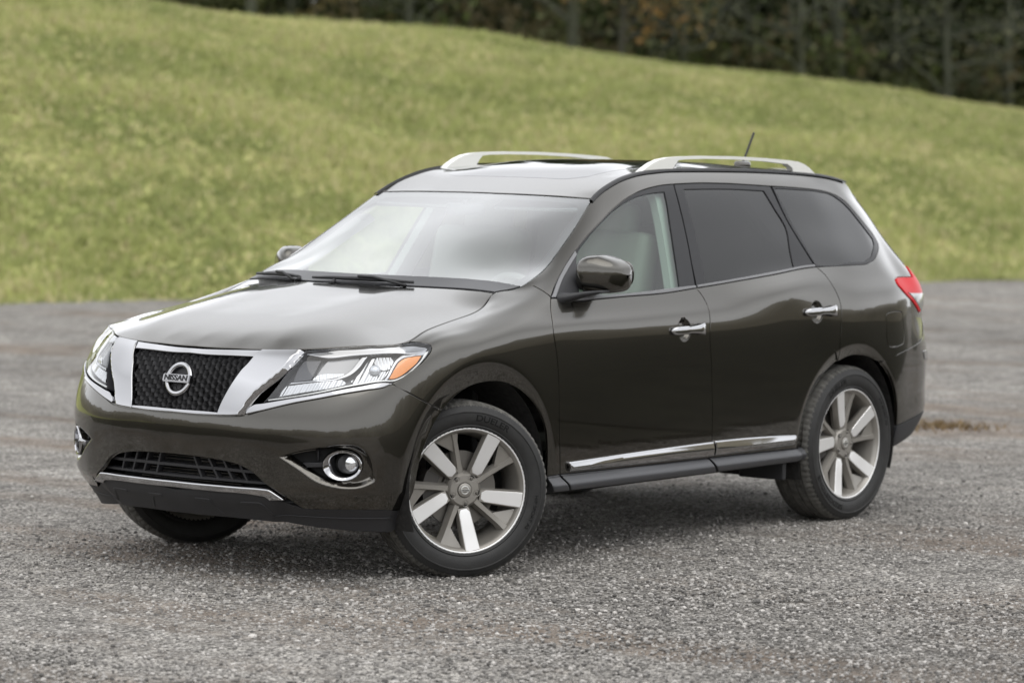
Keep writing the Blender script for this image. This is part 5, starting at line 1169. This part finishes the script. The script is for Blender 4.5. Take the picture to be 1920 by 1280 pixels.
# ---------------------------------------------------------------- wheels
def revolve(prof, n=120, f=None):
    """profile of (y, r) about the local Y axis"""
    V = []; m = len(prof)
    for i in range(n):
        a = 2*math.pi*i/n
        for k, (y, r) in enumerate(prof):
            rr = r if f is None else f(i, k, y, r)
            V.append((-rr*math.cos(a), y, rr*math.sin(a)))
    Fq = [(i*m+k, i*m+k+1, ((i+1) % n)*m+k+1, ((i+1) % n)*m+k) for i in range(n) for k in range(m-1)]
    return V, Fq
def raw(name, V, Fq, mat, parent, angle=40, smooth=True, recalc=True):
    bm = bmesh.new(); vs = [bm.verts.new(v) for v in V]; bm.verts.ensure_lookup_table()
    for f in Fq:
        try: bm.faces.new([vs[i] for i in f])
        except ValueError: pass
    return bm_obj(name, bm, mat, parent, smooth, angle=angle)
WR, WC = .383, .372
def make_wheel(loc, rz, phase, nuts):
    w = empty('wheel', loc); w.rotation_euler.z = rz; w.parent = CAR
    # tyre with grooved tread
    side = [(.096, .262), (.104, .268), (.112, .272), (.1145, .279), (.112, .283), (.1175, .292), (.121, .305), (.1225, .320), (.1215, .335), (.1235, .337), (.1235, .341), (.1205, .344), (.117, .355), (.111, .364), (.106, .369)]
    tread = [(.099, .3745), (.090, .3785), (.080, .3805), (.071, .3815), (.0705, .3745), (.0605, .3745), (.060, .3822), (.031, .383), (.0305, .3755), (.0195, .3755), (.019, .383)]
    half = side+tread; prof = half+[(-y, r) for y, r in half[::-1]]
    def blocks(i, k, y, r):
        if i % 3 == 0 and (.078 < abs(y) < .107): return r-.0055
        if i % 5 == 0 and .02 < abs(y) < .069 and r > .378: return r-.004
        return r
    V, Fq = revolve(prof, 240, blocks)
    V = [(x, y, max(z, -WC+.002)) for x, y, z in V]
    ty = raw('tyre', V, Fq, [TYRE, TREAD], w, 35)
    for pl in ty.data.polygons:
        if abs(pl.center[1]) < .113 and math.hypot(pl.center[0], pl.center[2]) > .3655: pl.material_index = 1
    # raised lettering on the sidewall
    def ring_text(s, size, ang, rad):
        V, Fq = text_mesh(s, size, .0004, size*.018, 1.25); out = []
        for x, y, z in V:
            r = rad+y; a = R(ang)-x/rad; yy = np.interp(r, [.292, .305, .320, .335], [.1175, .121, .1225, .1215])
            out.append((-r*math.cos(a), yy+.0008+z, r*math.sin(a)))
        mesh_obj('tyre_lettering', out, Fq, TYREL, ty, False)
    ring_text('DUELER', .037, 80+phase, .314); ring_text('H/P SPORT AS', .020, -8+phase, .318); ring_text('BRIDGESTONE', .034, 196+phase, .314)
    # rim barrel
    bar = [(.1065, .2625), (.100, .2565), (.094, .2505), (.080, .2475), (.050, .240), (.0, .232), (-.06, .230), (-.095, .245), (-.104, .268)]
    V, Fq = revolve(bar, 96); rim = raw('rim', V, Fq, RIMP, w, 50)
    V, Fq = revolve([(.1065, .2626), (.1085, .2645), (.1090, .2685), (.1065, .2718), (.100, .272)], 96); raw('rim_lip', V, Fq, RIMF, rim, 60)
    # hub
    V, Fq = revolve([(.030, .080), (.046, .080), (.066, .077), (.079, .064), (.0800, .034), (.0715, .028), (.0715, .001)], 60); raw('hub', V, Fq, RIMP, rim, 40)
    V, Fq = revolve([(.076, .0305), (.0835, .0300), (.0855, .0275), (.0855, .001)], 48); hc = raw('hub_cap', V, Fq, RIMP, rim, 40)
    fr = frame_at((0, .0855, 0), (-1, 0, 0), (0, 0, 1))
    V, Fq = ring_mesh(.0165, .0055, .0022, 40); raw('cap_emblem', fr(V), Fq, SATIN, hc, 50)
    V = np.array([(sx*.021, sy*.0048, sz*.003+.001) for sx in (-1, 1) for sy in (-1, 1) for sz in (-1, 1)]); raw('cap_bar', fr(V), [(0, 1, 3, 2), (4, 6, 7, 5), (0, 4, 5, 1), (2, 3, 7, 6), (0, 2, 6, 4), (1, 5, 7, 3)], SATIN, hc, 30)
    V, Fq = text_mesh('NISSAN', .0082, .0003, .0001, 1.25); mesh_obj('cap_lettering', fr(V+[0, 0, .0045]), Fq, RUBSEAL, hc, False)
    P2 = lambda r, a, y: np.array((-r*math.cos(a), y, r*math.sin(a)))
    for k in range(5):
        ao = R(phase+72*k); ai = ao-R(9)
        a_, b_ = P2(.078, ai, 0), P2(.2600, ao, 0); ax = (b_-a_)/np.linalg.norm(b_-a_); sd = np.cross(ax, (0, 1, 0))
        st = [(0, .0225, .0725), (.12, .0255, .0775), (.45, .0285, .0860), (.80, .0310, .0965), (1, .0325, .1035)]
        # painted body of the spoke
        V = []
        for u, hw, y in st:
            p = a_+(b_-a_)*u
            for q, dy in ((-1.0, -.0012), (1.0, -.0012), (1.28, -.028), (1.0, -.05), (-1.0, -.05), (-1.28, -.028)): V.append(p+sd*hw*q*(1.06 if dy > -.01 else 1)+np.array((0, y+dy, 0)))
        Fq = [(i*6+j, i*6+(j+1) % 6, (i+1)*6+(j+1) % 6, (i+1)*6+j) for i in range(4) for j in range(6)]+[tuple(range(6)), tuple(range(24, 30))]
        sp = raw('spoke', V, Fq, RIMP, rim, 30)
        V = []; top = []
        for i, (u, hw, y) in enumerate(st[0:]):
            p = a_+(b_-a_)*max(u, .03)
            if i == 0: hw = hw*.62
            top.append((p, hw, y))
        for p, hw, y in top:
            for q, dy in ((-1.0, -.001), (-.93, .0012), (.93, .0012), (1.0, -.001)): V.append(p+sd*hw*q+np.array((0, y+dy, 0)))
        Fq = [(i*4+j, i*4+j+1, (i+1)*4+j+1, (i+1)*4+j) for i in range(4) for j in range(3)]
        raw('spoke_face', V, Fq, RIMF, sp, 20)
        # slim spoke between
        at_ = ao+R(41); a2, b2 = P2(.070, at_, 0), P2(.252, at_, 0); ax = (b2-a2)/np.linalg.norm(b2-a2); sd2 = np.cross(ax, (0, 1, 0)); V = []
        for u, hw, y in ((0, .016, .069), (.3, .0130, .072), (.8, .0125, .082), (1, .018, .091)):
            p = a2+(b2-a2)*u
            for q, dy in ((-.7, 0), (.7, 0), (1.6, -.030), (1.4, -.045), (-1.4, -.045), (-1.6, -.030)): V.append(p+sd2*hw*q+np.array((0, y+dy, 0)))
        Fq = [(i*6+j, i*6+(j+1) % 6, (i+1)*6+(j+1) % 6, (i+1)*6+j) for i in range(3) for j in range(6)]+[tuple(range(6)), tuple(range(18, 24))]
        raw('slim_spoke', V, Fq, RIMP, rim, 30)
        V = [P2(.254, at_+R(2), .082), P2(.254, at_+R(11), .082), P2(.254, ao+R(72-9), .082), P2(.198, at_+R(12), .066), P2(.168, at_+R(3.5), .064)]
        V = V+[v-np.array((0, .03, 0)) for v in V]
        raw('spoke_web', V, [(0, 1, 2, 3, 4), (9, 8, 7, 6, 5)]+[(i, (i+1) % 5, 5+(i+1) % 5, 5+i) for i in range(5)], RIMP, rim, 25)
        # lug nut on a dark disc that paints the shade of an uncut well
        an = R(nuts+72*k); c_ = P2(.0575, an, .0765)
        fr2 = frame_at(c_, (-1, 0, 0), (0, 0, 1))
        V, Fq = [], []
        n = 20
        for r_, z_ in ((.0152, .001), (.0145, .0042), (.0128, .0035), (.0122, .0022), (.001, .0022)): V += [(r_*math.cos(2*math.pi*i/n), r_*math.sin(2*math.pi*i/n), z_) for i in range(n)]
        Fq = [(r_*n+i, r_*n+(i+1) % n, (r_+1)*n+(i+1) % n, (r_+1)*n+i) for r_ in range(4) for i in range(n)]
        lw_ = raw('lug_well_shade', fr2(np.array(V)), Fq, [RIMP, DARK], rim, 50)
        for i_, pl in enumerate(lw_.data.polygons): pl.material_index = 1 if i_ >= 40 else 0
        V = [(.0085*math.cos(math.pi/3*i)*s_, .0085*math.sin(math.pi/3*i)*s_, z_) for s_, z_ in ((.9, .001), (.9, .006), (.55, .009)) for i in range(6)]
        Fq = [(r_*6+i, r_*6+(i+1) % 6, (r_+1)*6+(i+1) % 6, (r_+1)*6+i) for r_ in range(2) for i in range(6)]+[tuple(range(12, 18))]
        raw('lug_nut', fr2(np.array(V)), Fq, STEEL, w, 25)
    # brake
    V, Fq = revolve([(.030, .075), (.030, .085), (.018, .09), (.018, .165), (-.008, .165), (-.008, .06)], 64); br = raw('brake_disc', V, Fq, STEEL, w, 40)
    V, Fq = [], []
    for i, a in enumerate(np.linspace(150, 205, 9)):
        for r_, y in ((.115, .045), (.178, .040), (.185, .0), (.178, -.04), (.115, -.05)): V.append(P2(r_, R(a), y))
    Fq = [(i*5+k, i*5+k+1, (i+1)*5+k+1, (i+1)*5+k) for i in range(8) for k in range(4)]+[tuple(range(5)), tuple(range(40, 45))]
    raw('brake_caliper', V, Fq, CAST, w, 40)
    return w
def copy_tree(o, parent):
    c_ = o.copy(); COL.objects.link(c_); c_.parent = parent
    for ch in o.children: copy_tree(ch, c_)
    return c_
STEER = R(-29)
w1 = make_wheel((.0, .0, WC), 0, -11, -14)
# kingpin sits inboard of the wheel plane: steer about it
def hubpos(sg, st): 
    off = .065*sg; return Vector((-.057-math.sin(st)*off, .765*sg+math.cos(st)*off, WC))
w1.location = hubpos(1, STEER); w1.rotation_euler.z = STEER
w2 = copy_tree(w1, CAR); w2.location = hubpos(-1, STEER); w2.rotation_euler.z = STEER+math.pi
w3 = make_wheel((-2.9, .828, WC), 0, 35, 35+36-3)
w4 = copy_tree(w3, CAR); w4.location = (-2.9, -.828, WC); w4.rotation_euler.z = math.pi

# ---------------------------------------------------------------- liners, underbody
for cx, rx, rz_, cz in ((-.03, .455, .462, .40), (-2.885, .425, .445, .39)):
    for sg in (1, -1):
        V, Fq = [], []; n = 40; ys = (.93, .90, .62, .45)
        for i in range(n+1):
            a = R(-22+224*i/n)
            for y in ys: V.append((cx+rx*math.cos(a), sg*y, max(cz+rz_*math.sin(a), .2)))
        m = len(ys); Fq = [(i*m+k, i*m+k+1, (i+1)*m+k+1, (i+1)*m+k) for i in range(n) for k in range(m-1)]
        lid = [i*m+m-1 for i in range(n+1)]; Fq.append(tuple(lid))
        mesh_obj('wheel_liner', V, Fq, pbr('liner_felt', (.016, .015, .014), .9, bump=(40, .8), var=.6, vscale=40) if 'liner_felt' not in bpy.data.materials else bpy.data.materials['liner_felt'], CAR)
ub = rbox('underbody', (-1.45, 0, .36), (1.9, 1.66, .14), DARK, CAR, .03)
rbox('floor_panel', (-1.45, 0, .40), (4.4, .86, .18), DARK, ub, .03); rbox('floor_panel', (-3.55, 0, .50), (.62, 1.5, .22), DARK, ub, .05); rbox('floor_panel', (.52, 0, .42), (.30, 1.3, .22), DARK, ub, .05)
rbox('suspension_arm', (0, 0, .33), (.12, 1.25, .07), CAST, ub, .02); rbox('suspension_arm', (-2.9, 0, .33), (.14, 1.25, .08), CAST, ub, .02)
rbox('firewall', (-.32, 0, .76), (.04, 1.35, .66), DARK, ub, .01)
for sg in (1, -1): rbox('mud_flap', (-2.38, sg*.78, .30), (.03, .26, .14), BLACK, ub, .008)
for sg in (1, -1):
    sweep('strut', [(0, sg*.60, .40), (-.03, sg*.56, .72)], .05, CAST, ub, 12); sweep('brake_hose', [(.10, sg*.66, .45), (.16, sg*.68, .40), (.12, sg*.72, .36)], .009, RUBSEAL, ub, 6)

# ---------------------------------------------------------------- door mirrors
def door_mirror(sg):
    c0 = np.array((-.878, .956, 1.268) if sg > 0 else (-.898, .946, 1.246)); V, Fq = [], []; n, m = 25, 32
    for i in range(n):
        u = -1+2*i/(n-1)                                 # inboard -> outboard
        e = (1-abs(u)**3.4)**(1/2.6)
        top = .088*e*(1-.20*(u > 0)*u-.0*u)-(.016*u if u > 0 else 0); bot = .084*e**.75*(1-.05*u)
        dep = .10*(1-abs(u)**3.0)**(1/2.2)*(1-.12*u)
        for k in range(m):
            a = 2*math.pi*k/m; ca, sa = math.cos(a), math.sin(a)
            ex = .62 if ca > 0 else .42; ez = .72
            xx = math.copysign(abs(ca)**ex, ca); zz = math.copysign(abs(sa)**ez, sa)
            V.append(c0+np.array(((dep*xx if ca > 0 else .075*e*xx)-.045*u, .094*u, (top if zz > 0 else bot)*zz)))
    V = np.array(V); Fq = [(i*m+k, i*m+(k+1) % m, (i+1)*m+(k+1) % m, (i+1)*m+k) for i in range(n-1) for k in range(m)]
    V[:, 1] *= sg
    hd = raw('side_mirror', V, Fq, PAINT, CAR, 70)
    # glass on the rear face
    G = []; 
    for i in range(24):
        a = 2*math.pi*i/24; yy = .076*math.copysign(abs(math.cos(a))**.6, math.cos(a)); zz = .062*math.copysign(abs(math.sin(a))**.7, math.sin(a)); G.append((c0[0]-.078-.045*yy/.094, (c0[1]+yy)*sg, c0[2]+zz))
    raw('mirror_glass', G, [tuple(range(24))], pbr('mirror_silver', (.8, .8, .82), .02, 1.) if sg > 0 else bpy.data.materials['mirror_silver'], hd)
    # black foot and arm from the sail to the shell
    P = [(-.66, .895, 1.168), (-.675, .915, 1.172), (-.70, .94, 1.180), (-.74, .97, 1.190), (-.80, 1.01, 1.198)]
    V = []; 
    for (x, y, z), (hx, hz) in zip(P, ((.052, .026), (.046, .020), (.044, .015), (.046, .011), (.045, .006))):
        for k in range(12):
            a = 2*math.pi*k/12; V.append((x+hx*math.copysign(abs(math.cos(a))**.7, math.cos(a)), y*sg, z+hz*math.copysign(abs(math.sin(a))**.7, math.sin(a))))
    Fq = [(i*12+k, i*12+(k+1) % 12, (i+1)*12+(k+1) % 12, (i+1)*12+k) for i in range(4) for k in range(12)]+[tuple(range(12)), tuple(range(48, 60))]
    raw('mirror_arm', V, Fq, BLACK, hd, 50)
door_mirror(1); door_mirror(-1)

# ---------------------------------------------------------------- cabin
cab = empty('cabin'); cab.parent = CAR
rbox('dashboard', (-.66, 0, 1.03), (.62, 1.42, .26), DASH, cab, .07); rbox('dash_hood', (-.80, .38, 1.155), (.22, .46, .07), DASH, cab, .03)
rbox('centre_console', (-1.15, 0, .78), (.8, .30, .36), BEIGE, cab, .05); rbox('cabin_floor', (-1.9, 0, .50), (2.9, 1.5, .05), pbr('carpet', (.12, .11, .10), .95), cab, .01)
def torus(R0, r0, n=48, m=10): 
    V = [((R0+r0*math.cos(2*math.pi*k/m))*math.cos(2*math.pi*i/n), (R0+r0*math.cos(2*math.pi*k/m))*math.sin(2*math.pi*i/n), r0*math.sin(2*math.pi*k/m)) for i in range(n) for k in range(m)]
    return np.array(V), [(i*m+k, ((i+1) % n)*m+k, ((i+1) % n)*m+(k+1) % m, i*m+(k+1) % m) for i in range(n) for k in range(m)]
fr = frame_at((-1.00, .38, 1.07), (0, 1, 0), (.42, 0, 1.0))
V, Fq = torus(.185, .016); stw = mesh_obj('steering_wheel', fr(V), Fq, pbr('wheel_leather', (.30, .29, .27), .5), cab)
rbox('wheel_hub', (-.985, .38, 1.06), (.06, .15, .12), DASH, stw, .025, (0, R(-24), 0))
def seat(x, y, w, sb):
    s_ = empty('seat'); s_.parent = cab
    rbox('cushion', (x+.22, y, .80), (.52, w, .17), BEIGE, s_, .06)
    rbox('backrest', (x-.10, y, 1.12), (.15, w, .62), BEIGE, s_, .06, (0, R(-14), 0))
    for hy in ((0,) if w < .7 else (-.4, 0, .4)):
        rbox('headrest', (x-.205, y+hy*w, 1.475), (.11, .26, .17), BEIGE, s_, .05, (0, R(-10), 0))
for x, y, w in ((-1.50, .38, .54), (-1.50, -.38, .54), (-2.32, 0, 1.32), (-3.02, 0, 1.1)): seat(x, y, w, 0)
panel('headlining', [(p[0]*.985-.03, p[1]*.93) for p in roof_out if abs(p[1]) > 1e-3]+[(-1.15, 0), (-3.45, 0)][:0]+[(-1.16, 0)] if 0 else [(-1.22, 0), (-1.23, .3), (-1.27, .50), (-1.6, .56), (-2.4, .57), (-3.2, .55), (-3.4, .45), (-3.42, 0)], CLOTH, cab, surf=ROOF, mode='both', off=-.06, depth=0, flange=0, gap=0, h=.08)
rbox('sun_visor', (-1.20, .36, 1.565), (.16, .50, .02), LAMPM, cab, .008, (0, R(22), 0)); rbox('sun_visor', (-1.20, -.36, 1.565), (.16, .50, .02), LAMPM, cab, .008, (0, R(22), 0))
rbox('rear_view_mirror', (-1.06, 0, 1.53), (.03, .22, .055), LAMPD, cab, .014, (0, R(-8), 0)); 
sweep('mirror_stalk', [(-1.06, 0, 1.54), (-1.055, 0, 1.572)], .010, LAMPD, cab, 8)
for sg in (1, -1):
    # A, B and C pillar trims follow the body side from inside
    for nm, ln, wd_ in (('pillar_trim', [(-.62, 13.2), (-.85, 13.2), (-1.1, 13.2)], .05), ('pillar_trim', [(-1.565, 9.1), (-1.615, 10.3), (-1.665, 11.4), (-1.70, 12.3), (-1.71, 13.2)], .06), ('pillar_trim', [(-2.66, 9.4), (-2.55, 11), (-2.45, 13)], .10)):
        V, Fq = [], []
        for t, v in ln:
            p = S(np.array([t]), np.array([v]))[0]; n_ = SN(np.array([t]), np.array([v]))[0]
            for dx in (-wd_, wd_):
                for d in (.035, .075): V.append(((p-n_*d)+np.array((dx, 0, 0)))*[1, sg, 1])
        for i in range(len(ln)-1):
            for a, b in ((0, 1), (1, 3), (3, 2), (2, 0)): Fq.append((i*4+a, i*4+b, (i+1)*4+b, (i+1)*4+a))
        raw(nm, V, Fq, CLOTH, cab, 40)
